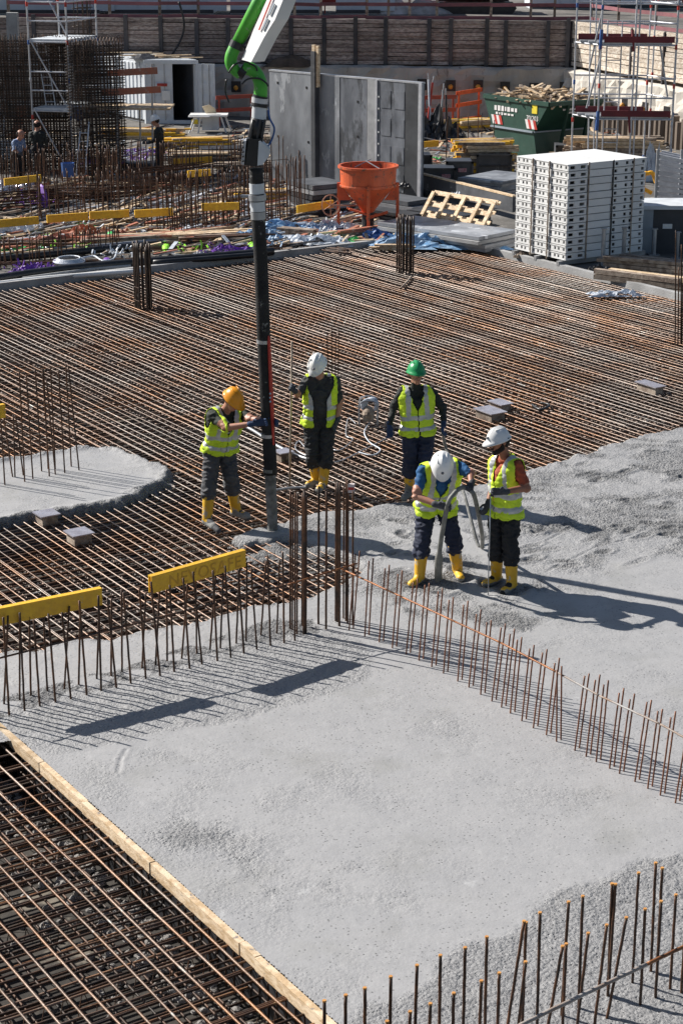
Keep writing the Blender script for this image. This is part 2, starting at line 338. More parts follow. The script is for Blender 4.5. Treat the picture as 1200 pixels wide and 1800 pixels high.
def rough_main(X, Y, sd):
    def msk(poly, w_, s): d = sdist(X, Y, poly) + (fbm(X, Y, .4, 61) - .5) * w_ * 2.2; return sst(-w_ * .5, w_ * .5, d) * s
    n1 = fbm(X, Y, .5, 71); n2 = fbm(X * .35 + Y * .9, X * .9 - Y * .2, .45, 81, 4)
    r = .02 + .16 * sst(.5, .8, n1)
    r = np.maximum(r, msk(R1, .12, .34)); r = np.maximum(r, msk(RL, .07, 1.0) * sst(.35, .6, fbm(X, Y, .18, 91, 2)) )
    r = np.maximum(r, msk(R2, .9, .60) * sst(.3, .75, n1)); r = np.maximum(r, msk(R2b, .8, .20))
    r = np.maximum(r, msk(R3, .5, 1) * (.24 + .42 * sst(.42, .64, n2))); r = np.maximum(r, msk(R3b, .3, .8) * sst(.35, .6, n2))
    r = np.maximum(r, msk(R4, .16, .50)); return r
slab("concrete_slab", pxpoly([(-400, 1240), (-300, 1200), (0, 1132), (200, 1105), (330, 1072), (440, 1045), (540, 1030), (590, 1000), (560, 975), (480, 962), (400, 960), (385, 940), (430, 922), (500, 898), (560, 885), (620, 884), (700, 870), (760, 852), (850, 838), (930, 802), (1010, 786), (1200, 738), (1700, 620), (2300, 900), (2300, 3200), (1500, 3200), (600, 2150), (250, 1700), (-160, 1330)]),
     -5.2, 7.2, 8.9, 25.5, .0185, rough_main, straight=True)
def rough_p2(X, Y, sd): return .0 + 1.0 * (1 - sst(.1, .42, sd)) + .12 * sst(.5, .65, fbm(X, Y, .3, 72))
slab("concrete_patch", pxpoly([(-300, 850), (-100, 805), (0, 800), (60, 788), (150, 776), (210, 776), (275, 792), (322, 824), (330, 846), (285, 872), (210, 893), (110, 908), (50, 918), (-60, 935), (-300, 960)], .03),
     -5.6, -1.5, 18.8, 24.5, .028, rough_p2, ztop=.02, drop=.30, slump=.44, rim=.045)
def rough_p3(X, Y, sd): return .9 + 0 * X
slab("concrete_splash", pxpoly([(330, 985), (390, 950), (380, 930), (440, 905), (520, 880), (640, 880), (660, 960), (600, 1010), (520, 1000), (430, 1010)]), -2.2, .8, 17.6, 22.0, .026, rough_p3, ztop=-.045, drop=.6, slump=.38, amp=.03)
# ground below and around
g = MB(); g.add([UV(33.0, -60, 0), UV(33.0, 24.0, 0), UV(-20, 24.0, 0), UV(-20, 160, 0), UV(160, 160, 0), UV(160, -60, 0)], [(0, 1, 2, 3, 4, 5)[::-1]])
GZ = 0.0
gr = g.build("ground", M_ground, kind="structure")
f = MB(); f.add([UV(-20, -60, -.46), UV(33.05, -60, -.46), UV(33.05, 24.05, -.46), UV(-20, 24.05, -.46)], [(0, 1, 2, 3)])
f.build("slab_bed", M_floor, kind="structure")
k = MB(); k.beam(UV(33.06, -20, -.14), UV(33.06, 24.12, -.14), .12, .44); k.build("kerb_wall", M_kerb, kind="structure")
k = MB(); k.beam(UV(33.12, 24.06, -.16), UV(-10, 24.06, -.16), .12, .44); k.build("kerb_wall", M_kerb, kind="structure")
# ---------------------------------------------------------------- reinforcement mats
mt = thing("rebar_mat", "wide mat of rusty crossing bars that the workers stand on", "rebar mat", UV(25, 15, -.46))
v = VB + .25; i = 0
while v < 23.95:
    umin = 13.6 if v < 9 else 14.5 + (v - 9) * .45
    zz = -.045 + random.uniform(-.004, .006); dv = random.uniform(-.02, .02)
    bar("top_bar", M_rebar, mt, UV(umin, v, zz), UV(32.95, v + dv, zz + random.uniform(-.01, .01)), .0070 + random.choice((0, 0, .0015)), var=i % 4)
    if random.random() < .15: bar("top_bar", M_rebar, mt, UV(umin + random.uniform(0, 8), v + .02, zz), UV(random.uniform(24, 32.9), v + .02 + dv, zz), .008, var=i % 4)
    v += .128 + random.uniform(-.016, .016); i += 1
u = 14.2; i = 0
while u < 32.9:
    zz = -.068 + random.uniform(-.006, .002)
    bar("cross_bar", M_rebar2 if i % 2 else M_rebar, mt, UV(u, VB - 1.5 if u < 17 else 5.2, zz), UV(u + random.uniform(-.02, .02), 23.95, zz), .009, var=i % 4)
    u += .104 + random.uniform(-.014, .014); i += 1
lo = MB(); v = VB
while v < 23.9: lo.tube([UV(14, v, -.34), UV(32.9, v, -.34)], .011, 4); v += .17
u = 14
while u < 32.9: lo.tube([UV(u, VB, -.36), UV(u, 23.9, -.36)], .011, 4); lo.tube([UV(u + .06, VB, -.2), UV(u + .06, 23.9, -.2)], .008, 4); u += .2
lo.build("lower_bars", M_rebar2, mt, kind="stuff")
m2 = thing("rebar_mat", "close foreground mat of thick rusty bars in several layers, left of the timber edge board", "rebar mat", UV(10, 3.5, -.46))
v = VB - .12; i = 0
while v > 1.6:
    z0 = -.055 + random.uniform(-.006, .006)
    bar("top_bar", M_rebar, m2, UV(6.5, v, z0), UV(16.5, v + random.uniform(-.03, .03), z0), .0105, var=i % 4)
    z1 = -.24 + random.uniform(-.03, .03)
    bar("lower_bar", M_rebar2, m2, UV(6.5, v + random.uniform(-.06, .06), z1), UV(16.5, v + random.uniform(-.08, .08), z1), .0095, var=(i + 1) % 4)
    v -= .168 + random.uniform(-.02, .02); i += 1
u = 6.6; i = 0
while u < 16:
    for dz in (-.078, -.262):
        bar("cross_bar", M_rebar2 if random.random() < .7 else M_rebar, m2, UV(u + random.uniform(-.05, .05), 1.0, dz + random.uniform(-.01, .004)), UV(u + random.uniform(-.07, .07), VB - .03, dz), .0095, var=i % 4)
    if i % 3 == 0: bar("cross_bar", M_rebar2, m2, UV(u + .035, 1.0, -.078), UV(u + .035 + random.uniform(-.03, .03), VB - .03, -.078), .0095, var=i % 4)
    u += .142 + random.uniform(-.02, .02); i += 1
# spacer cages (thin lattice girders) between the foreground layers
for k_ in range(7):
    uu = 8.2 + k_ * .95; cg = MB(); v = 2.0
    while v < VB - .2:
        cg.tube([UV(uu - .06, v, -.25), UV(uu, v + .07, -.085), UV(uu + .06, v + .14, -.25)], .004, 4); v += .14
    cg.build("spacer_lattice", M_rebar2, m2)
# floor debris seen through the bars
def pebble_mesh(s):
    m = MB(); m.ball((0, 0, 0), 1, .8, .6, 6, 4); m.v = [(x * (1 + random.uniform(-.3, .3)), y * (1 + random.uniform(-.3, .3)), z * (1 + random.uniform(-.2, .3))) for x, y, z in m.v]; return m
st = MB()
for _ in range(900):
    uu = random.uniform(7.5, 15.5); vv = VB - abs(random.gauss(0, .35)) - .06; s_ = random.uniform(.015, .05); b_ = pebble_mesh(0)
    st.add([(Vector(x) * s_ + UV(uu, vv, -.45)) for x in b_.v], b_.f)
st.build("gravel", M_stone, kind="stuff")
for (uu, vv, a, bb, lab, mm) in ((9.6, 2.9, 1.5, .7, "sheet of stained plywood lying under the foreground bars near the bottom edge", M_woodg), (11.3, 3.3, 1.1, .6, "dusty plywood offcut under the foreground bars left of the loose stones", M_woodg), (12.6, 2.6, 1.3, .5, "pale board under the foreground bars at the left picture edge", M_woodg), (8.6, 3.6, .9, .4, "short plywood strip under the bars in the lower left corner", M_woodg)):
    m = MB(); m.box(UV(uu, vv, -.435), a, bb, .02, random.uniform(-.5, .9)); m.build("plywood_sheet", mm, base=UV(uu, vv, -.46), label=lab, cat="plywood")
# stop-end formwork with its boards
se = thing("edge_formwork", "row of pale timber boards edging the fresh concrete, speckled with cement", "edge board", UV(11, VB, -.46))
uj = [toUV(P(x, y, .02))[0] for x, y in ((600, 1838), (440, 1685), (412, 1660), (265, 1516), (146, 1410), (72, 1340), (0, 1268), (-90, 1180))]
for a, b_ in zip(uj[:-1], uj[1:]):
    dz = random.uniform(-.006, .006); dv = random.uniform(-.006, .006)
    ob = board("board", M_wood, se, UV(a + .004, VB + dv, -.03 + dz), UV(b_ - .004, VB + dv + random.uniform(-.005, .005), -.03 + dz), .052, .10)
m = MB(); m.beam(UV(5.5, VB + .012, -.27), UV(14.6, VB + .012, -.27), .012, .37); m.build("mesh_sheet", M_dark, se)
m = MB(); uu = 6
while uu < 14.4: m.tube([UV(uu, VB - .03, -.45), UV(uu, VB - .03, -.09)], .006, 5); uu += .12
m.build("mesh_ribs", M_rebar2, se, kind="stuff")
# ---------------------------------------------------------------- starter bar rows
def row(label, bars_, ties=(), mat_=M_rod, tmat=M_rodo, name="starter_bar_row", cat="starter bars", r=.009, group=None):
    b0 = bars_[0][0]; t = thing(name, label, cat, (b0.x, b0.y, -.05), group)
    for p, q, *rr in bars_: bar("bar", mat_, t, p, q, rr[0] if rr else r, var=random.randrange(4))
    for p, q, *mm in ties: bar("tie_bar", mm[0] if mm else tmat, t, p, q, mm[1] if len(mm) > 1 else .009)
    return t
# left row, two faces
Bs = []; a0, a1 = P(-40, 1272), P(500, 1130)
n = 21
for i in range(n + 1):
    p = a0.lerp(a1, i / n) + U * random.uniform(-.02, .02); h = random.uniform(.86, .98); l = random.uniform(-.07, .02)
    Bs.append((p - Z * .1, p + Z * h + V * l * 1.0 + U * random.uniform(-.03, .03), .0105))
    q = p + U * .27 + V * random.uniform(.02, .09); h = random.uniform(.78, .9); l = random.uniform(-.02, .10)
    Bs.append((q - Z * .1, q + Z * h + V * l + U * random.uniform(-.04, .02), .010))
t0 = PY(-40, 1167, a0.y); t1 = PY(505, 1028, a1.y)
row("long row of leaning starter bars from the left edge to the tall column bars", Bs, [(t0, t1, M_rod), (t1, t1 + (t1 - t0).normalized() * .85 + Z * .04, M_rodo)])
# right row, closed pairs
Bs = []; c0, c1 = P(600, 1103), P(1195, 1418); xs = [612, 640, 665, 688, 712, 735, 757, 778, 803, 822, 843, 862, 879, 895, 915, 935, 958, 978, 1008, 1028, 1046, 1069, 1086, 1113, 1136, 1158, 1184, 1206]
for i, x in enumerate(xs):
    yb = 1103 + (x - 600) * (1412 - 1103) / (1184 - 600) - 14 * math.sin(math.pi * min(1, max(0, (x - 600) / 330))) * (x < 930)
    p = P(x, yb); h = .80 - .10 * min(1, (x - 600) / 350) + random.uniform(-.02, .02)
    le = V * random.uniform(.05, .10)
    if x == 978: le = -V * .03
    for s_ in (0, 1): 
        q = p + V * .058 * s_ + U * .01 * s_; Bs.append((q - Z * .1, q + Z * (h + random.uniform(-.012, .012) + .02 * s_) + le, .0075))
tp = [PY(600, 1000, c0.y)] + [P(x, y, z) for x, y, z in ((800, 1093, .60), (880, 1130, .60), (977, 1181, .62))] + [P(x, y, z) for x, y, z in ((1053, 1223, .62), (1160, 1273, .66), (1215, 1304, .66))]
row("long row of slim paired starter bars running down to the right edge", Bs, [(tp[i], tp[i + 1], M_rodo if i < 3 else M_rodgrey) for i in range(6)], mat_=mat("rod_pair", (.12, .048, .028), (.24, .095, .045), 8, .5, .25))
# tall column cluster
Bs = []
for zx, zt, zb, rr in ((205, 150, 985, .012), (218, 170, 990, .010), (233, 160, 1050, .011), (246, 165, 1015, .010), (277, 160, 960, .012), (288, 150, 1010, .016), (299, 178, 1005, .012), (375, 120, 950, .013), (421, 150, 980, .013), (479, 100, 930, .012), (489, 100, 935, .016), (501, 100, 960, .014), (526, 125, 915, .010), (541, 75, 930, .012), (551, 85, 945, .012), (581, 150, 955, .011)):
    px, pt, pb = 450 + zx / 3.43, 820 + zt / 3.43, 820 + zb / 3.43; p = P(px, pb); q = PY(px + 1, pt, p.y); Bs.append((p - Z * .1, q, rr))
row("tall cluster of thick dark rusty column bars standing where the two bar rows meet", Bs, name="column_starter_bars", cat="column bars")
# bottom right double row
Bs = []
for zx, zy, h in ((15, 540, .85), (82, 515, .85), (173, 475, .85), (265, 435, .85), (347, 400, .85), (434, 373, .85), (510, 335, .85), (641, 280, .85), (648, 284, .83), (697, 250, .85), (797, 212, .85), (847, 192, .85), (950, 148, .85), (962, 150, .85), (1043, 110, .85), (1103, 75, .85), (1126, 93, .83), (1174, 187, .72), (241, 598, .72), (312, 570, .72), (394, 533, .72), (491, 490, .72), (554, 462, .72), (646, 423, .72), (776, 368, .72), (789, 360, .72), (866, 322, .72), (931, 293, .72), (1000, 267, .72), (1066, 237, .72), (1122, 210, .74), (160, 632, .72), (1215, 165, .8), (-60, 560, .85)):
    q = P(600 + zx / 2, 1480 + zy / 2, h); le = V * random.uniform(-.02, .02)
    if zx in (641, 776, 1000): le = -V * .14
    if zx in (866, 646, 931): le = -V * .07
    Bs.append((Vector((q.x, q.y, -.1)) + le, q, .0105))
tips = [q for p, q, *_ in Bs]
rt_ = row("rusty starter bars with bright cut tips rising from rough concrete in the lower right corner", Bs, [(P(905, 1806, .38), P(1135, 1695, .40), M_rodgrey, .014), (P(1135, 1695, .40), P(1230, 1650, .41), M_rodo, .013)])
M_tip = mat("cut_tip", (.62, .30, .08), (.5, .22, .06), 9, .6)
tm_ = MB(); tm_.tube([(0, 0, 0), (0, 0, .012)], .0125, 8); tme = tm_.mesh("cut_tip", M_tip)
for q in tips: piece("cut_tip", tme, rt_, q - Z * .004)
# left group behind the round patch
Bs = []
for a, b_, c_, d_ in ((122, 185, 155, 880), (165, 205, 207, 862), (220, 170, 262, 815), (265, 170, 310, 845), (272, 172, 300, 800), (290, 240, 350, 835), (315, 150, 345, 800), (365, 180, 405, 825), (410, 140, 445, 785), (425, 150, 498, 808), (85, 455, 92, 850), (97, 455, 155, 840), (5, 460, 33, 900), (25, 470, 90, 850), (-40, 420, -10, 905), (-70, 430, -50, 880)):
    p = P(c_ / 3.53, 600 + d_ / 3.53); q = PY(a / 3.53, 600 + b_ / 3.53, p.y); Bs.append((p - Z * .2, q, .010))
row("tall thin rusty bars standing in the pale round concrete patch at left", Bs, name="wall_starter_bars")
def column(px0, px1, pyt, pyb, label, n=4):
    p = P((px0 + px1) / 2, pyb); wd = (px1 - px0) / ppm(pyb) * .42; h = PY((px0 + px1) / 2, pyt, p.y).z; Bs = []
    for i in range(n):
        for j in range(n):
            if i in (0, n - 1) or j in (0, n - 1):
                c = p + V * (i / (n - 1) - .5) * wd * 1.5 + U * (j / (n - 1)) * wd * 1.2; c.z = 0; Bs.append((c - Z * .3, c + Z * h * random.uniform(.95, 1.08), .019))
    t = row(label, Bs, name="column_starter_bars", cat="column bars", mat_=M_wbar)
    for zz in (.1, .35):
        c = [p + V * (i - .5) * wd * 1.6 + U * (j * wd * 1.3 - .02) + Z * zz for i, j in ((0, 0), (1, 0), (1, 1), (0, 1), (0, 0))]
        for a, b_ in zip(c[:-1], c[1:]): bar("stirrup", M_rod, t, a, b_, .007)
column(238, 275, 432, 538, "square cage of dark column bars standing on the mat near its left back edge")
column(698, 735, 382, 478, "square cage of dark column bars in front of the orange concrete bucket")
Bs = [(P(x, 655, 0) - Z * .3, PY(x + dx, y, P(x, 655).y), .008) for x, y, dx in ((577, 588, -2), (583, 575, 0), (589, 588, 1), (594, 578, 1))]
row("four thin rusty bars poking up behind the worker holding the long pole", Bs)
Bs = [(P(x, 600, 0) - Z * .3, PY(x, y, P(x, 600).y), .012) for x, y in ((1187, 405), (1192, 470), (1197, 430), (1199, 500))]
row("few tall bars standing at the right picture edge by the timber planks", Bs)
# label flag on the tall column
m = MB(); p = PY(617, 858, P(619, 1095).y); m.obox(p, Vector((.035, 0, 0)), Vector((0, .02, 0)), Z * .045, 0); m.obox(p - Vector((0, .021, 0)), Vector((.03, 0, 0)), Vector((0, .001, 0)), Z * .015, 1)
m.build("marker_cap", [mat("faded_white", (.7, .62, .6)), M_red], base=p, label="small pale and red marker stuck on the rightmost tall column bar", cat="marker")
# ---------------------------------------------------------------- pit wall
def X_at(px, y, z):            # x of the place at depth y, height z that lies under photo column px
    d = ray(px, 100); return d.x / (d.y * cp - d.z * sp) * (y * cp - (z - CH) * sp)
Lz0, Lz1 = 1.78, 3.32
A_ = Vector((X_at(-60, 67.5, 2), 67.5, 0)); B_ = Vector((X_at(1004, 65, 2), 65, 0)); C_ = P(1176, 147, Lz0); C_.z = 0; C_ = B_ + (C_ - B_) * 2.2
wall = thing("shoring_wall", "tall pit wall of weathered horizontal planks between dark steel piles", "retaining wall", A_ + Z * Lz0)
dw = (B_ - A_).normalized(); nw = Vector((dw.y, -dw.x, 0))
def on_wall(px): 
    lo_, hi_ = 0., 1.
    for _ in range(30):
        m_ = (lo_ + hi_) / 2; p = A_.lerp(B_, m_)
        if X_at(px, p.y, 2.5) > p.x: lo_ = m_
        else: hi_ = m_
    return A_.lerp(B_, lo_)
pl = [-58, 20, 62, 108, 160, 223, 284, 347, 402, 462, 512, 570, 625, 678, 754, 792, 855, 888, 962, 997]
for i, px in enumerate(pl):
    p = on_wall(px); c = M_pile; board("soldier_pile", c, wall, p + Z * (Lz0 - .05) + nw * .06, p + Z * (Lz1 + random.uniform(0, .12)) + nw * .06, .17 if px > 700 else .12, .14, dw)
for a, b_ in zip(pl[:-1], pl[1:]):
    p, q = on_wall(a), on_wall(b_); nr = 11
    for k_ in range(nr):
        z = Lz0 + .03 + (k_ + .5) * (Lz1 - Lz0 - .02) / nr; off = nw * random.uniform(-.02, .03); s1 = random.uniform(-.012, .012)
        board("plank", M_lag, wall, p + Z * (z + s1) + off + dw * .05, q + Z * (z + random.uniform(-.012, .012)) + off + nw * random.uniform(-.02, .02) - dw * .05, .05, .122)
m = MB(); m.obox((A_ + B_) / 2 + Z * 1.6 - nw * .1, (B_ - A_) / 2, nw * .03, Z * 1.65); m.build("backing", M_earth, wall)
wall2 = thing("shoring_wall", "sunlit pit wall of bright planks turning towards the camera at the right edge", "retaining wall", B_ + Z * Lz0)
d2 = (C_ - B_).normalized(); n2 = Vector((d2.y, -d2.x, 0)); L2 = (C_ - B_).length; nb = 7
if n2.x > 0: n2 = -n2
for i in range(nb + 1): board("soldier_pile", M_pile, wall2, B_ + d2 * (L2 * i / nb) + Z * (Lz0 - .1) + n2 * (.02), B_ + d2 * (L2 * i / nb) + Z * Lz1 + n2 * .02, .12, .07, d2)
for i in range(nb):
    for k_ in range(10):
        z = Lz0 + .06 + (k_ + .5) * (Lz1 - Lz0 - .04) / 10; off = n2 * random.uniform(-.01, .03)
        board("plank", M_lag_sun, wall2, B_ + d2 * (L2 * i / nb + .06) + Z * (z + random.uniform(-.015, .015)) + off, B_ + d2 * (L2 * (i + 1) / nb - .06) + Z * (z + random.uniform(-.015, .015)) + off, .05, .135)
m = MB(); m.obox((B_ + C_) / 2 + Z * 1.6 - n2 * .1, (C_ - B_) / 2, n2 * .03, Z * 1.65); m.build("backing", M_earth, wall2)
def rough_wall(name, a, b_, n_, h, label, depth=.5, step=.28, ztop=.10, m_=M_shot, zb=-.3):
    L = (b_ - a).length; nx = int(L / step); nz = 10; vs = []; d = (b_ - a).normalized()
    prof = [(0, i / nz) for i in range(nz + 1)]
    for i in range(nx + 1):
        for j in range(nz + 4):
            t = min(j, nz) / nz; p = a + d * (i * step); bulge = .16 * noise.noise(Vector((i * .5, t * 4, 3))) + .08 * noise.noise(Vector((i * 1.3, t * 9, 8)))
            q = p + n_ * (depth + bulge) + Z * (zb + (h - zb) * t + (ztop * noise.noise(Vector((i * .45, 0, 1))) if j >= nz else 0))
            if j > nz: q = p + n_ * (depth * (1 - (j - nz) / 3)) + Z * (h + .05 + ztop * noise.noise(Vector((i * .3, j, 1))))
            vs.append(q)
    w_ = nz + 4; fs = [(i * w_ + j, (i + 1) * w_ + j, (i + 1) * w_ + j + 1, i * w_ + j + 1) for i in range(nx) for j in range(w_ - 1)]
    t = thing(name, label, "retaining wall", a); mb = MB(); mb.add(vs, fs); mb.build("face", m_, t, smooth=False); return t
cw = rough_wall("concrete_wall", A_, B_ + dw * .4, nw, Lz0 - .06, "grey sprayed concrete wall below the planks with square anchor pockets")
cw2 = rough_wall("concrete_wall", B_ - d2 * .3, C_, n2, Lz0 - .1, "sunlit rough concrete wall below the bright planks at the right", m_=M_shot_sun)
def anchor(par, p, n_, d_):
    b = MB(); b.obox(p + n_ * .72, d_ * .17, n_ * .02, Z * .19); a = b.build("anchor_pocket", M_black, par); e = MB(); e.ball(p + n_ * .80 - Z * .03, .085, .085, .085, 10, 7); e.build("anchor_head", mat_anchor, a, smooth=True)
mat_anchor = mat("anchor_orange", (.72, .34, .04), (.5, .2, .03), 8, .5)
for px, py in ((420, 152), (795, 150), (843, 150), (890, 153), (941, 155), (994, 153), (745, 148), (620, 146), (350, 152)): 
    p = on_wall(px); p = p + Z * PY(px, py, p.y - .6).z; anchor(cw, p, nw, dw)
for k_ in range(8):
    p = B_ + d2 * (1.2 + k_ * 1.35) + Z * (1.02); anchor(cw2, p, n2, d2)
m = MB()
for k_ in range(44): s_ = k_ * .34; p = B_ + d2 * (s_ + 1.0) + n2 * (.72 + random.uniform(-.05, .05)); m.tube([p - Z * .3, p + Z * random.uniform(.75, 1.0)], .15, 8)
m.build("bored_piles", mat("pile_brown", (.20, .16, .13), (.10, .08, .065), 2, .95, bump=.8, stretch=(1, 1, .2)), cw2, kind="stuff")
# soil on the ledge
def heap(name, c, rx, ry, h, m_, label, cat, n=26, seed=1):
    mb = MB(); vs = []; 
    for j in range(9):
        for i in range(n):
            a = 2 * math.pi * i / n; r_ = j / 8; hh = h * (1 - r_ ** 1.5) * (1 + .35 * noise.noise(Vector((math.cos(a) * r_ * 3 + seed, math.sin(a) * r_ * 3, seed)))); rr = 1 + .18 * noise.noise(Vector((math.cos(a), math.sin(a), seed)))
            vs.append(Vector(c) + Vector((math.cos(a) * rx * r_ * rr, math.sin(a) * ry * r_ * rr, max(hh, 0) + h * .06 * noise.noise(Vector((i * 2.1, j * 1.7, seed))) * (r_ < 1))))
    mb.add(vs, [(j * n + i, j * n + (i + 1) % n, (j + 1) * n + (i + 1) % n, (j + 1) * n + i) for j in range(8) for i in range(n)])
    return mb.build(name, m_, base=c, label=label, cat=cat)
p = on_wall(515); heap("soil_heap", p + nw * .35 + Z * (Lz0 - .05), 1.0, .35, .42, M_earth, "dark soil heap on the ledge above the grey wall panel", "soil heap")
# ---------------------------------------------------------------- street above the pit
s = MB(); s.add([A_ + Z * Lz1 - dw * 60, A_ + Z * Lz1 - nw * 150 - dw * 60, C_ + Z * Lz1 - nw * 150 + dw * 120, C_ + Z * Lz1 + dw * 120 - nw * -6, C_ + Z * Lz1, B_ + Z * Lz1], [(0, 1, 2, 3, 4, 5)])
s.build("street", M_ground, kind="structure")
M_rail = mat("purple_rail", (.26, .10, .11), (.19, .075, .09), 3, .8, rnd=.3)
fe = thing("guard_rail", "reddish boarded guard rail on weathered posts along the top of the pit wall", "guard rail", A_ + Z * Lz1)
fp = [on_wall(x) - nw * .45 for x in (12, 97, 190, 278, 346, 445, 515, 561, 642, 680, 717, 765, 860, 930, 972)] + [B_ - n2 * .5 + Vector((.2, .3, 0)), B_ + d2 * 2.5 - n2 * .4, B_ + d2 * 5 - n2 * .4, B_ + d2 * 8 - n2 * .4]
for p in fp: board("post", M_woodg, fe, p + Z * Lz1, p + Z * (Lz1 + 1.15), .11, .09, dw)
for a, b_ in zip(fp[:-1], fp[1:]):
    for z in (.06, .50, .95): board("rail", M_rail, fe, a + Z * (Lz1 + z) + nw * .07, b_ + Z * (Lz1 + z + random.uniform(-.03, .03)) + nw * .07, .03, .12)
def crumple(name, c, rx, ry, h, m_, label, cat, seed=1):
    n = 22; mb = MB(); vs = []; rs = random.Random(seed)
    for i in range(n + 1):
        for j in range(n + 1):
            x, y = i / n * 2 - 1, j / n * 2 - 1; q = Vector((x * 1.7 + seed * 3.1, y * 1.7, seed)); r_ = max(abs(x), abs(y)); k = 1 + .45 * noise.noise(q * .8)
            hh = abs(noise.noise(q * 1.6)) * 1.5 + abs(noise.noise(q * 4)) * .7 + .15; hh *= max(0, 1 - r_ ** 3)
            vs.append(Vector(c) + Vector((x * rx * k + rx * .12 * noise.noise(q * 5), y * ry * k + ry * .2 * noise.noise(q * 5 + Vector((9, 9, 9))), .01 + h * hh)))
    mb.add(vs, [(i * (n + 1) + j, (i + 1) * (n + 1) + j, (i + 1) * (n + 1) + j + 1, i * (n + 1) + j + 1) for i in range(n) for j in range(n) if abs(noise.noise(Vector((i * .23 + seed, j * .23, 4)))) < .42 or max(abs(i / n * 2 - 1), abs(j / n * 2 - 1)) < .6])
    return mb.build(name, m_, base=c, label=label, cat=cat)
def hut(px0, px1, y, label, h=2.6, m_=M_hut):
    x0, x1 = X_at(px0, y, 3.5), X_at(px1, y, 3.5); t = thing("site_hut", label, "site hut", (x0, y, Lz1)); m = MB(); m.box(((x0 + x1) / 2, y + 1.25, Lz1 + h / 2), x1 - x0, 2.5, h); m.build("wall", m_, t)
    x = x0 + .05
    while x < x1 - .1: 
        b = MB(); b.box((x + .52, y - .012, Lz1 + h / 2), 1.0, .03, h - .25); b.build("panel", m_, t); x += 1.1
    b = MB(); b.box(((x0 + x1) / 2, y - .03, Lz1 + .10), x1 - x0, .05, .12); b.build("sill", M_gend, t)
    b = MB(); b.box(((x0 + x1) / 2, y - .03, Lz1 + h - .06), x1 - x0, .05, .12); b.build("eaves", M_gend, t); return t
hut(-60, 175, 69.3, "pale site hut behind the guard rail at the far left"); hut(190, 375, 69.4, "pale blue site hut behind the guard rail above the container"); hut(405, 560, 69.4, "pale site hut behind the green boom top")
hut(590, 668, 69.3, "narrow pale site hut right of the small red sign"); hut(932, 1290, 73, "large pale blue hut behind the right scaffold", h=3.0)
m = MB(); x = X_at(566, 70, 3.6); x2 = X_at(596, 70, 3.6); m.box(((x + x2) / 2, 70, Lz1 + .42), x2 - x, .04, .30); m.box((x + .1, 70.05, Lz1 + .2), .05, .05, .4); m.box((x2 - .1, 70.05, Lz1 + .2), .05, .05, .4)
m.build("sign", M_red, base=(x, 70, Lz1), label="small plain red sign behind the rail between two huts", cat="sign")
tr = thing("excavator", "red machine with black tracks parked behind the guard rail", "digger", (X_at(835, 70, 3.6), 70, Lz1)); xx = X_at(835, 70, 3.6)
m = MB(); m.box((xx, 70.6, Lz1 + .85), 2.2, 1.7, .7); m.box((xx + .1, 69.7, Lz1 + .8), 1.5, .2, .45); m.build("body", M_red, tr); 
m = MB(); m.box((xx - .4, 70.5, Lz1 + 1.6), 1.0, 1.2, .9); m.build("cab", M_gend, tr)
for yy in (69.6, 71.5): m = MB(); m.prism(Vector((xx - 1.5, yy, Lz1)), Vector((1, 0, 0)), Z, Vector((0, .4, 0)), [(.15, 0), (2.85, 0), (3, .2), (2.85, .42), (.15, .42), (0, .2)]); m.build("track", M_black, tr)
m = MB(); m.beam((xx + 1, 70.3, Lz1 + 1), (xx + 2.8, 70.1, Lz1 + 2.2), .25, .3); m.beam((xx + 2.8, 70.1, Lz1 + 2.2), (xx + 3.6, 70, Lz1 + .6), .2, .2); m.build("arm", M_red, tr)
for i, (px, lab) in enumerate(((690, "pale pipes and rubble heaped behind the rail above the grey panel"), (745, "mixed grey rubble behind the rail left of the red machine"))):
    heap("rubble_heap", (X_at(px, 70, 3.6), 70, Lz1), 1.1, .8, .55, M_stone, lab, "rubble", seed=i + 4)
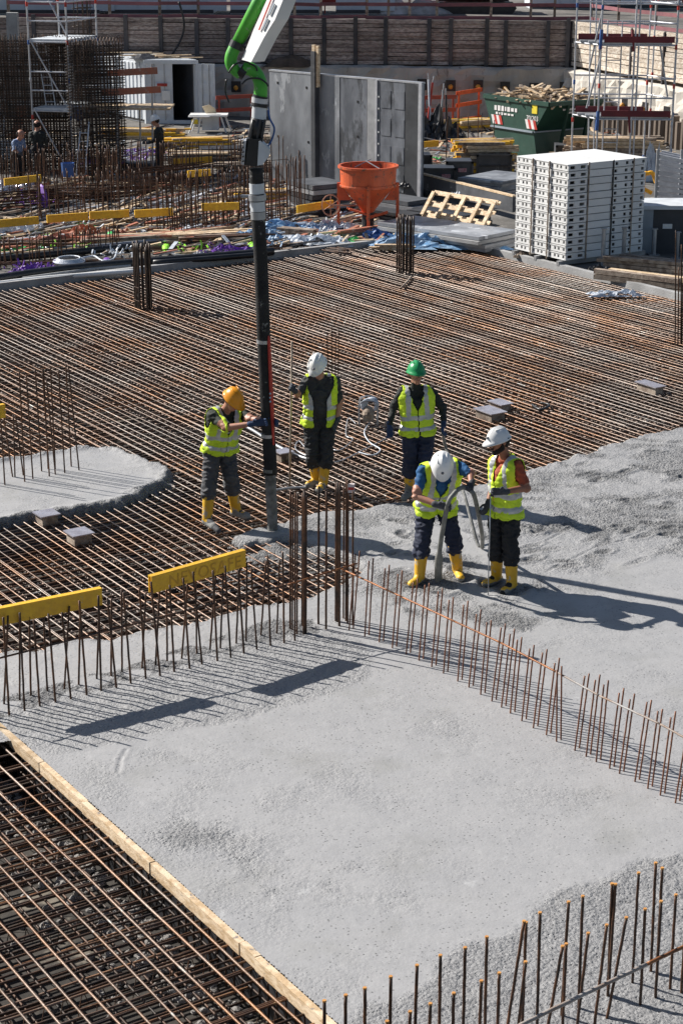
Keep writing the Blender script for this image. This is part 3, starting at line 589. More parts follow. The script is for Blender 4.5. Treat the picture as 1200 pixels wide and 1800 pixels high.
# ---------------------------------------------------------------- shipping container
def container():
    p0 = P(258, 217); w_ = (352 - 258) / ppm(217) * 1.0; h = PY(258, 106, p0.y).z; wd = Vector((1, -.05, 0)).normalized(); dd = Vector((-.55, .83, 0)).normalized()
    t = thing("shipping_container", "white shipping container with one open door and a dark interior", "container", p0)
    Lc = 4.2
    def face(name, o, a, L, ribs=True, m_=M_cont):
        b = MB(); n_ = Vector((a.y, -a.x, 0)); k_ = int(L / .28)
        b.obox(o + a * L / 2 + Z * h / 2 - n_ * .02, a * L / 2, n_ * .012, Z * (h / 2 - .02))
        for i in range(k_): b.obox(o + a * (L * (i + .5) / k_) + Z * h / 2 + n_ * .0, a * (L / k_ * .28), n_ * .025, Z * (h / 2 - .12))
        b.build(name, m_, t)
    face("side_wall", p0 + dd * Lc, -dd, Lc); face("side_wall", p0 + wd * w_, dd, Lc); face("back_wall", p0 + dd * Lc + wd * w_, -wd, w_)
    b = MB(); b.obox(p0 + wd * w_ * .5 + dd * (Lc - .1) + Z * h / 2, wd * (w_ / 2 - .05), dd * .02, Z * (h / 2 - .1)); b.obox(p0 + wd * (w_ - .07) + dd * Lc / 2 + Z * h / 2, wd * .02, dd * (Lc / 2 - .15), Z * (h / 2 - .1)); b.build("inner_shade", M_gend, t)  # dark sheets added at back and side to paint the shade inside
    b = MB(); 
    b.obox(p0 + wd * w_ / 2 + dd * Lc / 2 + Z * (h - .03), wd * w_ / 2, dd * Lc / 2, Z * .02)
    for i in range(14): b.obox(p0 + wd * w_ / 2 + dd * (Lc * (i + .5) / 14) + Z * h, wd * w_ / 2, dd * Lc / 28 * .8, Z * .03)
    b.build("roof", M_cont, t)
    b = MB(); b.obox(p0 + wd * w_ / 2 + dd * Lc / 2 + Z * .08, wd * w_ / 2, dd * Lc / 2, Z * .04); b.build("floor", M_dark, t)
    fr = MB(); fr.beam(p0, p0 + Z * h, .09, .09, dd); fr.beam(p0 + wd * w_, p0 + wd * w_ + Z * h, .09, .09, dd); fr.beam(p0 + Z * (h - .05), p0 + wd * w_ + Z * (h - .05), .10, .13); fr.beam(p0 + Z * .06, p0 + wd * w_ + Z * .06, .1, .12); fr.build("door_frame", M_cont, t)
    def door(o, a, L):
        n_ = Vector((a.y, -a.x, 0)); b = MB(); b.obox(o + a * L / 2 + Z * h / 2, a * L / 2, n_ * .02, Z * (h / 2 - .1)); d_ = b.build("door", M_cont, t)
        for z in (.2, .4, .6, .8): b = MB(); b.obox(o + a * L / 2 + Z * h * z + n_ * .03, a * (L / 2 - .06), n_ * .012, Z * .05 * h); b.build("panel", M_cont, d_)
        for z in (.3, .7): b = MB(); b.tube([o + a * L * z + n_ * .05 + Z * .12, o + a * L * z + n_ * .05 + Z * (h - .12)], .018, 6); b.build("lock_rod", M_steel, d_)
        return d_
    dd_ = door(p0 + wd * .05, wd, w_ * .5); door(p0 + wd * (w_ + .03), Vector((.93, -.36, 0)), w_ * .36)
    b = MB(); c = p0 + wd * w_ * .30 + Z * h * .62 - dd * .10 + Vector((0, -.04, 0)); b.obox(c, wd * .17, dd * .004, Z * .05); b.build("notice", M_red, dd_)
    b = MB(); b.obox(c - Z * .36 + wd * .12, wd * .14, dd * .004, Z * .16); b.build("notice", M_white, dd_)
    # junk on the roof
    heap("tarpaulin_heap", p0 + dd * .6 + wd * .3 + Z * (h + .03), .55, .5, .16, M_dark, "dark crumpled sheets lying on the white container roof", "tarpaulin", seed=9)
    m = MB(); 
    for i in range(7): q = p0 + dd * random.uniform(.5, 3.4) + wd * random.uniform(.3, w_ - .3) + Z * (h + .05 + i * .012); m.box(q, random.uniform(.8, 1.8), .12, .03, random.uniform(-.2, .4))
    m.build("plank_pile", M_wood, base=p0 + dd + Z * (h + .03), label="loose light planks scattered on the container roof", cat="planks", kind=None)
container()
# ---------------------------------------------------------------- grey wall form panel with steel post
def gpanel():
    a = P(478, 318); zt = PY(478, 124, a.y).z; c = P(744, 147, zt); c.z = 0; d = (c - a).normalized(); n_ = Vector((d.y, -d.x, 0)); L = (c - a).length
    t = thing("wall_formwork", "tall grey steel wall panel with a dark vertical post, behind the orange bucket", "formwork wall", a)
    cuts = [0, .335, .485, .66, .725, .90, .985, 1.0]
    for i in range(len(cuts) - 1):
        mm = M_greyp if i in (0, 1) else mat("panel_darkgrey", (.10, .11, .13), (.23, .245, .275), 2.2, .5, .1, bump=.15, spot=((.07, .075, .085), 1.5, .56), stretch=(1, 1, .4)) if i in (2, 4, 6) else M_steel if i in (3,) else M_plyd  # some panels take a darker mottled grey
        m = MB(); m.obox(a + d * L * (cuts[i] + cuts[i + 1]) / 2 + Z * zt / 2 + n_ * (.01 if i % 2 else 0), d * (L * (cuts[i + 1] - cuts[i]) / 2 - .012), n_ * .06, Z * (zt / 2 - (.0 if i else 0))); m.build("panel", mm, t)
    m = MB(); m.obox(a + d * L / 2 + Z * (zt + .012), d * L / 2, n_ * .07, Z * .02); m.build("top_edge", M_alu, t)
    m = MB(); m.obox(a + d * L * .722 + Z * zt / 2 + n_ * .07, d * .03, n_ * .02, Z * zt / 2); m.obox(a + d * L * .995 + Z * zt / 2 + n_ * .07, d * .05, n_ * .03, Z * zt / 2); m.build("edge_rib", M_alu, t)
    for k_ in range(4):
        for j in range(2):
            m = MB(); m.obox(a + d * L * (.78 + j * .085) + Z * (zt * (.14 + k_ * .235)) + n_ * .066, d * L * .030, n_ * .005, Z * zt * .075); m.build("waffle", bpy.data.materials["panel_darkgrey"], t)
    for fx, fz in ((.06, .9), (.06, .42), (.26, .88), (.27, .4), (.60, .5), (.60, .8)): m = MB(); m.obox(a + d * L * fx + Z * zt * fz + n_ * .064, d * .03, n_ * .004, Z * .03); m.build("tie_hole", M_black, t)
    for k_ in range(9): m = MB(); m.obox(a + d * L * .735 + Z * zt * (.06 + k_ * .1) + n_ * .075, d * .022, n_ * .004, Z * .02); m.build("tie_hole", M_white, t)
    q = a + d * L * .335 + n_ * .16
    t2 = thing("steel_post", "dark square steel post with light timber end, in front of the grey panel", "post", q); zp = PY(566, 90, q.y).z
    m = MB(); m.beam(q, q + Z * zp, .16, .14, d); m.build("post", M_gen if 0 else M_plyd, t2)
    m = MB(); m.beam(q + Z * zp - d * .03, q + Z * (zp + .16) - d * .03, .06, .1, d); m.build("timber_end", M_wood, t2); m = MB(); m.beam(q + Z * (zp - .9) + d * .12, q + Z * (zp + .14) + d * .12, .07, .08, d); m.build("timber_strip", M_wood, t2)
gpanel()
# ---------------------------------------------------------------- waste skip
def skip():
    cn = P(943, 282); h = PY(958, 180, cn.y - .2).z; dS = -U; dL = V; Ls = 3.1; Wd = 2.1; k_ = h / 1.65
    o = cn - dS * 2.62
    t = thing("waste_skip", "dark green waste skip heaped with broken timber, white lettering on its side", "skip", o)
    prof = [(.85, 0), (2.62, 0), (2.42, .78 * k_), (3.06, h - .06), (0, h - .06), (.42, .78 * k_)]
    m = MB(); m.prism(o, dS, Z, dL * Wd, prof); m.build("body", M_skip, t)
    m = MB()
    for a, b_ in ((Vector((0, 0, 0)), dS * 3.1), (dL * Wd, dL * Wd + dS * 3.1), (Vector((0, 0, 0)), dL * Wd), (dS * 3.08, dS * 3.08 + dL * Wd)): m.beam(o + a + Z * (h - .04), o + b_ + Z * (h - .04), .09, .12)
    m.build("rim", M_skip, t)
    m = MB(); m.beam(o + dS * .42 - dL * .03 + Z * .78 * k_, o + dS * 2.42 - dL * .03 + Z * .78 * k_, .05, .05); m.beam(o + dS * 2.45 - dL * .0 + Z * .78 * k_, o + dS * 2.45 + dL * Wd + Z * .78 * k_, .05, .04); m.build("ridge", M_lightgrey if 0 else M_gen, t)
    for s_ in (.35, .75): m = MB(); m.beam(o + dL * Wd * s_ + dS * 2.66 + Z * 0, o + dL * Wd * s_ + dS * 3.08 + Z * (h - .1), .08, .07, dL); m.build("stiffener", M_skip, t)
    hz = mat("hazard_white", (.75, .73, .72))
    for bx, by in ((.50, .86), (2.12, .86)):
        for j in range(4): m = MB(); m.prism(o + dS * (bx + j * .12) + Z * (by * k_) - dL * .012, dS, Z, -dL * .006, [(0, 0), (.12, 0), (.02, .26), (-.10, .26)]); m.build("hazard_stripe", M_red if j % 2 else hz, t)
    m = MB(); m.obox(o + dS * 2.45 + Z * (h * .865) - dL * .012, dS * .12, dL * .006, Z * .13); m.build("sticker", M_ystick, t)
    def txt(body, pos, sz, x, y, mm, name="lettering"):
        cu = bpy.data.curves.new("t", 'FONT'); cu.body = body; cu.size = sz; cu.extrude = .004; o_ = bpy.data.objects.new("t", cu); COL.objects.link(o_); bpy.context.view_layer.update()
        me = bpy.data.meshes.new_from_object(o_.evaluated_get(bpy.context.evaluated_depsgraph_get())); bpy.data.objects.remove(o_); me.materials.clear(); me.materials.append(mm); z = x.cross(y)
        return piece(name, me, t, pos, Matrix(((x.x, y.x, z.x), (x.y, y.y, z.y), (x.z, y.z, z.z))))
    txt("70/203", o + dS * 2.08 + Z * (h * .665) - dL * .014, .20, dS, Z, hz)
    rs = random.Random(5)
    for (s0, n_, zz, ln) in ((.55, 7, .80, .13), (.62, 6, .71, .07)):
        x = s0
        for i in range(n_): m = MB(); w_ = rs.uniform(.06, .14); m.obox(o + dS * (x + w_ / 2) + Z * h * zz - dL * .012, dS * w_ / 2, dL * .004, Z * ln * rs.uniform(.35, .6)); m.build("faded_lettering", hz, t); x += w_ + .05
    nrm = (dS * (h - .06 - .78 * k_) - Z * .64).normalized()
    for zz, w_ in ((.86, .9), (.80, .5)):
        m = MB(); sx = 2.42 + .64 * (zz * h - .78 * k_) / (h - .06 - .78 * k_); m.obox(o + dS * (sx + .01) + dL * 1.1 + Z * zz * h, dL * w_ / 2, nrm * .006, Z * .03); m.build("faded_lettering", hz, t)
    rs = random.Random(3); m = MB(); ms = []
    base = o + Z * (h - .05)
    for i in range(230):
        a = rs.uniform(.15, 2.9); b_ = rs.uniform(.12, Wd - .12); hh = .30 * math.sin(math.pi * a / 3.1) * math.sin(math.pi * b_ / Wd) * rs.uniform(.2, 1.1); L = rs.uniform(.25, 1.1); an = rs.uniform(0, 3.14); d = Vector((math.cos(an), math.sin(an), rs.uniform(-.25, .35))).normalized()
        c = base + dS * a + dL * b_ + Z * hh; ca = c - d * L / 2; cb = c + d * L / 2
        m.beam(ca, cb, rs.uniform(.04, .12), rs.uniform(.02, .06), mi=rs.choice((0, 0, 1)))
    m.build("timber_waste", [M_wood, M_woodg], base=base, kind="stuff")
    g_ = MB(); g_.obox(base + dS * 1.55 + dL * Wd / 2 + Z * .01, dS * 1.5, dL * (Wd / 2 - .05), Z * .01); g_.build("timber_dust", M_woodg, kind="stuff")
skip()
# ---------------------------------------------------------------- orange bucket on legs
def bucket():
    zb = P(647, 413); c = Vector((zb.x, zb.y + .62, 0)); Rr = 54 / ppm(400) * .985; zt = PY(648, 291, c.y).z
    t = thing("concrete_bucket", "orange funnel shaped concrete bucket standing on four legs, rim blackened", "concrete bucket", c)
    m = MB(); m.lathe(c, [(.12, .28), (.13, .42), (.20, zt - .95), (Rr * .93, zt - .42), (Rr * .95, zt - .04), (Rr, zt), (Rr * .93, zt), (Rr * .90, zt - .42), (.18, zt - .93), (.10, .43)], 40); m.build("funnel", M_orange, t, smooth=False)
    m = MB(); m.lathe(c, [(Rr * .96, zt - .05), (Rr * 1.02, zt - .04), (Rr * 1.02, zt + .01), (Rr * .93, zt + .012)], 40); m.build("rim", M_orange, t)
    m = MB(); m.lathe(c, [(Rr * .965, zt - .40), (Rr * .975, zt - .43), (Rr * .965, zt - .46)], 40); m.build("ring", M_orange, t)
    m = MB(); m.lathe(c, [(.01, zt - .5), (Rr * .9, zt - .38)], 30); m.build("residue", M_dark, t)
    for a in (-90, 0, 90, 180):
        d = Vector((math.cos(R(a)), math.sin(R(a)), 0)); m = MB(); m.beam(c + d * Rr * 1.0, c + d * Rr * .99 + Z * (zt - .38), .07, .07, d); m.obox(c + d * Rr * 1.0 + Z * .01, Vector((.08, 0, 0)), Vector((0, .08, 0)), Z * .01); m.build("leg", M_orange, t)
        if a in (0, 180): m = MB(); s_ = Vector((-d.y, d.x, 0)); m.prism(c + s_ * .02, d, Z, -s_ * .04, [(Rr * .55, zt - .78), (Rr * .98, zt - .78), (Rr * .98, zt - .45), (Rr * .88, zt - .45)]); m.build("gusset", M_orange, t)
    m = MB(); m.beam(c + Vector((-.45, -.15, .52)), c + Vector((-.05, -.05, .38)), .25, .04); m.beam(c + Vector((-.05, -.15, .3)), c + Vector((.45, -.2, .45)), .06, .06); m.build("discharge_flap", M_orange, t)
    m = MB(); m.tube([c - Z * -.05, c + Z * .42], .14, 12); m.build("outlet", M_dark, t)
    wc = PY(581, 361, c.y - .1); m = MB(); m.tube([wc + Vector((math.sin(a * .3142) * .20, 0, math.cos(a * .3142) * .24)) for a in range(21)], .016, 6)
    for a in range(6): m.tube([wc, wc + Vector((math.sin(a * 1.047) * .2, 0, math.cos(a * 1.047) * .24))], .009, 5)
    m.tube([wc, c + Vector((-.2, -.1, wc.z))], .02, 6); m.build("hand_wheel", mat("wheel_rose", (.55, .30, .20), (.45, .2, .13)), t)
    for s_ in ((-.3, .1), (.25, -.15)): m = MB(); m.tube([c + Vector((s_[0], s_[1], zt - .05)), c + Vector((s_[0] * -.2, s_[1] + .35, zt + .08))], .012, 5); m.build("lifting_rod", M_steel, t)
bucket()
# ---------------------------------------------------------------- white slab-form panel stack
def wstack():
    C0 = P(990, 470); NL = 13; H = PY(990, 288, C0.y).z; ph = (H - .14) / NL
    def reach(dir_, px): 
        lo_, hi_ = 0, 9
        for _ in range(30):
            m_ = (lo_ + hi_) / 2; q = C0 + dir_ * m_; x = 600 + FPX * q.x / (q.y * cp - (q.z - CH) * sp)
            if (x - px) * (1 if dir_ is V else -1) > 0: hi_ = m_
            else: lo_ = m_
        return lo_
    La, Lb = reach(U, 903), reach(V, 1126)
    sk = thing("steel_skid", "grey steel pallet frame under the tall white panel stack", "skid", C0)
    for f_ in (.05, .5, .95): m = MB(); m.beam(C0 + U * La * f_ + Z * .08 - V * .1, C0 + U * La * f_ + V * (Lb + .15) + Z * .08, .08, .09); m.build("runner", M_steel, sk)
    for a, b_ in ((.03, .03), (.97, .03), (.03, .97), (.97, .97)): m = MB(); m.box(C0 + U * La * a + V * Lb * b_ + Z * .02, .12, .12, .06, math.atan2(V.y, V.x)); m.build("foot", M_steel, sk)
    splits = [0, .255, .565, 1.0]; h = ph * .80
    meshes = []
    for k_ in range(3):
        w_ = Lb * (splits[k_ + 1] - splits[k_]) - .03; m = MB(); t_ = .015
        def strip(o, a, L, n_, nh, pw=.0):
            m.obox(o + a * L / 2 + Z * h * .90, a * L / 2, n_ * t_, Z * h * .10); m.obox(o + a * L / 2 + Z * h * .14, a * L / 2, n_ * t_, Z * h * .14)
            x = 0; seg = L / nh
            for i in range(nh + 1):
                a0 = max(0, seg * i - seg * .20 - (pw if i % 2 else 0)); a1 = min(L, seg * i + seg * .20 + (pw if i % 2 else 0)); m.obox(o + a * (a0 + a1) / 2 + Z * h * .54, a * (a1 - a0) / 2, n_ * t_, Z * h * .27)
        Z0 = Vector((0, 0, 0)); strip(V * t_, U, La, V, 12 if k_ == 0 else 4, .02)
        if k_ == 1: m.obox(V * w_ / 2 + Z * h / 2, V * w_ / 2, U * t_, Z * h / 2)
        else: strip(Z0, V, w_, U, (2, 0, 4)[k_], .06 if k_ else .02)
        m.obox(V * w_ + U * La / 2 + Z * h / 2, U * La / 2, V * t_, Z * h / 2); m.obox(U * La + V * w_ / 2 + Z * h / 2, V * w_ / 2, U * t_, Z * h / 2)
        m.obox(V * w_ / 2 + U * La / 2 + Z * (h + .006), V * (w_ / 2 + .012), U * (La / 2 + .012), Z * .008)
        m.obox(V * w_ / 2 + U * La / 2 + Z * h * .5, V * (w_ / 2 - .09), U * (La / 2 - .09), Z * h * .4, 1)
        for f_ in (.33, .66): m.obox(U * La * f_ - V * .004 + Z * h * .5, U * .02, V * .012, Z * h * .5)
        me = m.mesh("panel", [M_white, M_dark]); 
        for L_ in range(NL):
            p = C0 + V * (Lb * splits[k_] + .015) + Z * (.14 + L_ * ph) + U * random.uniform(-.012, .012) + V * random.uniform(-.008, .008)
            top = L_ == NL - 1
            ob = bpy.data.objects.new("formwork_panel", me); COL.objects.link(ob); ob.location = p; ORG[ob.name] = p
            nm = ("front left", "middle", "right")[k_]
            ordw = "lowest second third fourth fifth sixth seventh eighth ninth tenth eleventh twelfth".split()[min(L_, 11)]
            tag(ob, ("topmost white slotted panel in the %s column of the tall stack" % nm) if top else ("white slotted panel, %s%s, in the %s column of the tall stack" % (ordw, "" if L_ == 0 else " from the bottom", nm)), "formwork panel", "white panels in the tall strapped stack")
    for pos, mm in ((Vector((0, 0, 0)) + U * La * .33 - V * .02, M_woodg), (U * La * .66 - V * .02, M_woodg), (V * Lb * .26 - U * .03, M_woodg), (V * Lb * .57 - U * .03, M_dark), (V * Lb * .83 - U * .03, M_woodg)):
        m = MB(); m.beam(C0 + pos + Z * .1, C0 + pos + Z * (H + .0), .028, .012, U); m.build("strap", mm, sk)
wstack()
# ---------------------------------------------------------------- people
def remesh(mb, name, vox, mats, sm=4, fac=.5):
    me = mb.mesh(name, mats); o = bpy.data.objects.new("tmp", me); COL.objects.link(o)
    r_ = o.modifiers.new("r", 'REMESH'); r_.mode = 'VOXEL'; r_.voxel_size = vox; r_.use_smooth_shade = True
    if sm: s_ = o.modifiers.new("s", 'SMOOTH'); s_.iterations = sm; s_.factor = fac
    bpy.context.view_layer.update()
    out = bpy.data.meshes.new_from_object(o.evaluated_get(bpy.context.evaluated_depsgraph_get())); bpy.data.objects.remove(o); bpy.data.meshes.remove(me)
    out.name = name; return out
def cap(mb, p, q, r1, r2, n=14):
    p = Vector(p); q = Vector(q); d = q - p; L = d.length
    if L < 1e-4: mb.ball(p, r1, r1, r1, n, 8); return
    d /= L; prof = [(.0001, -r1)] + [(r1 * math.sin(a), -r1 * math.cos(a)) for a in (.5, 1.0, 1.571)] + [(r2 * math.cos(a), L + r2 * math.sin(a)) for a in (0, .55, 1.05)] + [(.0001, L + r2)]
    mb.lathe(p, prof, n, 0, d)
SKIN = (.47, .24, .16)
def pmat(n, c, rough=.8, **k): return mat(n, c, tuple(x * .62 for x in c), 9, rough, bump=.25, bsc=35, **k)
PM = dict(skin=mat("skin", SKIN, (.40, .18, .12), 12, .5), skin2=mat("skin_tan", (.34, .15, .085), (.28, .11, .065), 12, .5), hivis=mat("hivis_yellow", (.66, .88, .03), (.54, .74, .03), 8, .7, bump=.6, bsc=12, spot=((.42, .48, .12), 7, .66)),
          tape=mat("reflective_tape", (.55, .56, .56), (.42, .43, .44), 8, .35, .2), boot=mat("boot_yellow", (.78, .46, .03), (.66, .36, .02), 8, .5, bump=.2, bsc=18, spot=((.46, .40, .30), 10, .55)),
          cake=mat("cement_boot", (.30, .30, .29), (.20, .20, .19), 12, .9, bump=.6), dark=pmat("eye_dark", (.05, .03, .025)), lip=pmat("lip", (.33, .11, .09)),
          glove_blue=pmat("glove_blue", (.03, .06, .14)), glove_grey=pmat("glove_grey", (.06, .065, .08)), beard=pmat("beard", (.018, .012, .01), .9))
PM['cuff'] = pmat("glove_cuff", (.25, .3, .38))
def basis(f, up):
    f = Vector(f).normalized(); up = Vector(up); r = f.cross(up).normalized(); return f, r.cross(f).normalized(), r
def helmet(parent, c, f, up, m, kind=0):
    f, up, r = basis(f, up); mb = MB(); nn = 28; ring = []
    c = Vector(c) + up * .034
    prof = [(0.0, .128), (.25, .124), (.48, .112), (.68, .092), (.84, .064), (.95, .032), (1.0, .0)]
    vs = []
    for s_, h in prof:
        for k in range(nn):
            a = 2 * math.pi * k / nn; x, y = math.sin(a), math.cos(a)
            hh = h + (.010 * math.exp(-(x * s_ / .16) ** 2) if h > .01 else 0)
            vs.append(c + r * x * .112 * s_ + f * y * .138 * s_ + up * hh)
    for s_, h, pk in ((1.08, -.010, .03), (1.05, -.017, .026), (.97, -.012, 0)):
        for k in range(nn):
            a = 2 * math.pi * k / nn; x, y = math.sin(a), math.cos(a); e = max(0, y) ** 2 * pk * 1.6
            vs.append(c + r * x * .114 * s_ + f * (y * .141 * s_ + e) + up * (h - e * .25))
    m_ = len(prof) + 3
    mb.add(vs, [(i * nn + k, (i + 1) * nn + k, (i + 1) * nn + (k + 1) % nn, i * nn + (k + 1) % nn) for i in range(m_ - 1) for k in range(nn)])
    h_ = mb.build("helmet", [m], parent, smooth=True)
    g_ = MB()
    for s_ in (-.42, .42): g_.tube([c + r * s_ * .11 + f * .05 + up * .116, c + r * s_ * .115 - f * .08 + up * .108], .005, 6)
    g_.build("ridge", [m], h_, smooth=True)
    b = MB(); pts = [c + r * math.sin(a) * .107 + f * math.cos(a) * .13 - up * .014 for a in [i * .3 for i in range(22)]]; b.tube(pts, .007, 5); b.build("headband", [PM['dark']], h_)
    if kind: e = MB(); e.ball(c + f * .128 + up * .05, .016, .016, .016, 8, 6); e.build("badge", [pmat("badge_grey", (.2, .2, .22))], h_)
    return h_
def glove(parent, wr, ha, gax, nrm, m, curl=1.0, name="glove"):
    """palm from the wrist to the knuckles, four fingers closing round the axis gax, thumb from the palm's side"""
    wr = Vector(wr); ha = Vector(ha); d = (ha - wr).normalized(); g_ = Vector(gax); g_ = (g_ - d * g_.dot(d)).normalized(); n = Vector(nrm); n = (n - d * n.dot(d) - g_ * n.dot(g_)).normalized()
    mb = MB(); cap(mb, wr - d * .03, wr + d * .02, .037, .034); kn = ha + d * .015
    for i in range(4): cap(mb, wr + d * .02 + g_ * (i - 1.5) * .012, kn + g_ * (i - 1.5) * .0215, .021, .0135, 8)
    for i, L in enumerate((.030, .034, .032, .025)):
        a = kn + g_ * (i - 1.5) * .0225; c1 = .5 * curl; b = a + (d * math.cos(c1) + n * math.sin(c1)) * L; c2 = 1.35 * curl; e = b + (d * math.cos(c2) + n * math.sin(c2)) * L * .85; c3 = 2.2 * curl
        cap(mb, a, b, .0125, .0115, 8); cap(mb, b, e, .0115, .0105, 8); cap(mb, e, e + (d * math.cos(c3) + n * math.sin(c3)) * L * .6, .0105, .0095, 8)
    t0_ = wr + d * .025 + g_ * .025 + n * .008; t1_ = t0_ + g_ * .026 + d * .022 + n * .018; t2_ = t1_ + d * .026 + n * .022 * curl + g_ * (.004 - .01 * curl)
    cap(mb, t0_, t1_, .017, .0135, 8); cap(mb, t1_, t2_, .0135, .0105, 8)
    me = remesh(mb, name, .0052, [m], 2)
    return piece(name, shift(me, parent), parent, ORG[parent.name])
def shift(me, parent):
    o = ORG[parent.name]; n = len(me.vertices); a = np.empty(n * 3, np.float32); me.vertices.foreach_get("co", a); a = a.reshape(-1, 3) - np.array(o, np.float32); me.vertices.foreach_set("co", a.ravel()); me.update(); return me
def person(label, D, skin='skin', shirt=None, sleeve='short', trouser=None, helm=None, gl=None, F_=(0, -1, 0), head_f=None, head_up=None, vest=True, boots=True, beard=False, vneck=.5, long_neck=False, wr=1.0, bootm=None, group=None, hk=0, curls=(1, 1), gaxs=(Z, Z), vox=.0085, open_vest=0.0, group_=None):
    root = thing("person", label, "person", (D['anR'].lerp(D['anL'], .5).x, D['anR'].lerp(D['anL'], .5).y, 0), group_)
    pel, neck = D['pel'], D['neck']; up = (neck - pel).normalized(); Rr = (D['shR'] - D['shL']); Rr = (Rr - up * Rr.dot(up)).normalized(); Fd = up.cross(Rr).normalized()
    if Fd.dot(Vector(F_)) < 0: Fd = -Fd
    S = []  # kind, p, q, r1, r2
    def a(k, p, q, r1, r2): S.append((k, Vector(p), Vector(q), r1, r2))
    ch = pel.lerp(neck, .62)
    for s_ in 'RL':
        sh, hp = D['sh' + s_], D['hip' + s_]
        inn = sh.lerp(neck, .30) - up * .075
        a('torso', inn, hp.lerp(pel, .25) + up * .14, .104, .098); a('torso', sh - up * .02, neck - up * .055, .056, .062)
        a('leg', hp.lerp(pel, .12) + up * .07, hp, .105, .104)
        a('arm1', sh - up * .02, D['el' + s_], .062 if sleeve else .058, .047)
        a('arm2', D['el' + s_], D['wr' + s_], .044, .029)
        a('leg', hp, D['kn' + s_], .104, .079); a('leg', D['kn' + s_], D['an' + s_].lerp(D['kn' + s_], .66), .082, .090)
        a('foot', D['an' + s_].lerp(D['kn' + s_], .6), D['an' + s_], .056, .045); a('foot', D['an' + s_], D['toe' + s_], .042, .036)
    a('torso', ch + Fd * .02, pel + up * .12 + Fd * .015, .112, .108); a('torso', ch - Fd * .02 + up * .06, pel + up * .15 - Fd * .01, .105, .10); a('leg', pel + up * .05, pel - up * .03, .11, .10)
    hc = D['head']; hf, hu, hr = basis(head_f or Fd, head_up or up)
    a('neck', neck - up * .05, hc - hu * .06 - hf * .015, .060, .056)
    a('head', hc + hu * .03 - hf * .02, hc + hu * .02 + hf * .012, .094, .092); a('head', hc + hf * .022 - hu * .02, hc + hf * .050 - hu * .088, .068, .040)
    a('head', hc - hu * .05 - hf * .02, hc - hu * .075 + hf * .03, .062, .046)
    a('head', hc + hf * .102 - hu * .002, hc + hf * .119 - hu * .036, .010, .016); a('head', hc + hf * .088 - hu * .062 - hr * .014, hc + hf * .088 - hu * .062 + hr * .014, .014, .014)
    for s_ in (-1, 1): a('head', hc + hr * .092 * s_ - hu * .015 + hf * -.005, hc + hr * .095 * s_ + hu * .015 - hf * .01, .016, .018); a('head', hc + hr * .035 * s_ + hf * .086 + hu * .018, hc + hr * .014 * s_ + hf * .094 + hu * .016, .012, .012)
    mb = MB()
    for k, p, q, r1, r2 in S: cap(mb, p, q, r1, r2)
    mats_ = [PM[skin], shirt, trouser, PM['dark'], PM['lip']]
    me = remesh(mb, "body", vox, mats_, 3)
    n = len(me.vertices); X = np.empty(n * 3, np.float32); me.vertices.foreach_get("co", X); X = X.reshape(-1, 3)
    np_ = len(me.polygons); C = np.empty(np_ * 3, np.float32); me.polygons.foreach_get("center", C); C = C.reshape(-1, 3)
    def near(Y):
        best = np.full(len(Y), 9.); lab = np.zeros(len(Y), int)
        for i, (k, p, q, r1, r2) in enumerate(S):
            p_ = np.array(p); d_ = np.array(q - p); L2 = (d_ ** 2).sum() + 1e-9; t = np.clip(((Y - p_) @ d_) / L2, 0, 1); ds = np.linalg.norm(Y - p_ - t[:, None] * d_, axis=1) - (r1 + (r2 - r1) * t); u_ = ds < best; best[u_] = ds[u_]; lab[u_] = i
        return lab
    kinds = np.array([k for k, *_ in S]); lab = near(C); K = kinds[lab]
    Tt = (C - np.array(pel)) @ np.array(up) / (neck - pel).length; Lt = (C - np.array(pel)) @ np.array(Rr); Ft = (C - np.array(pel)) @ np.array(Fd)
    mi = np.zeros(np_, int); mi[K == 'torso'] = 1; mi[(K == 'leg') | (K == 'foot')] = 2; mi[(K == 'torso') & (Tt < .10)] = 2
    if sleeve in ('short', 'long'):
        for s_ in 'RL':
            p_ = np.array(D['sh' + s_]); d_ = np.array(D['el' + s_] - D['sh' + s_]); t = ((C - p_) @ d_) / (d_ @ d_); mi[(K == 'arm1') & (t < (.62 if sleeve == 'short' else 2)) & (np.linalg.norm(C - p_, axis=1) < .5)] = 1
        if sleeve == 'long': mi[(K == 'arm1') | (K == 'arm2')] = 1
    if long_neck: mi[(K == 'neck') & (Tt < 1.12)] = 1
    e = np.array(hc + hf * .09 + hu * .008)
    for s_ in (-1, 1): mi[np.linalg.norm(C - (e + np.array(hr) * .033 * s_), axis=1) < .013] = 3
    mi[np.linalg.norm((C - np.array(hc + hf * .09 - hu * .063)) * [1, 1, 2.0], axis=1) < .019] = 4
    if vneck < 0: pass
    me.polygons.foreach_set("material_index", mi.astype(np.int32))
    # creases in the cloth
    labv = kinds[near(X)]; cl = np.isin(labv, ['torso', 'leg', 'arm1'] + (['arm2'] if sleeve == 'long' else []))
    N_ = np.empty(n * 3, np.float32); me.vertices.foreach_get("normal", N_); N_ = N_.reshape(-1, 3)
    sd_ = random.random() * 50
    for i in np.nonzero(cl)[0]:
        x = X[i]; a_ = noise.noise(Vector((x[0] * 9 + sd_, x[1] * 9, x[2] * 17))); b_ = noise.noise(Vector((x[0] * 22 + sd_, x[1] * 22, x[2] * 34)))
        amp = .021 if labv[i] == 'leg' else .013
        X[i] += N_[i] * ((1 - abs(a_) * 2.4) * amp * wr * .8 + b_ * amp * .6)
    me.vertices.foreach_set("co", X.ravel()); me.update()
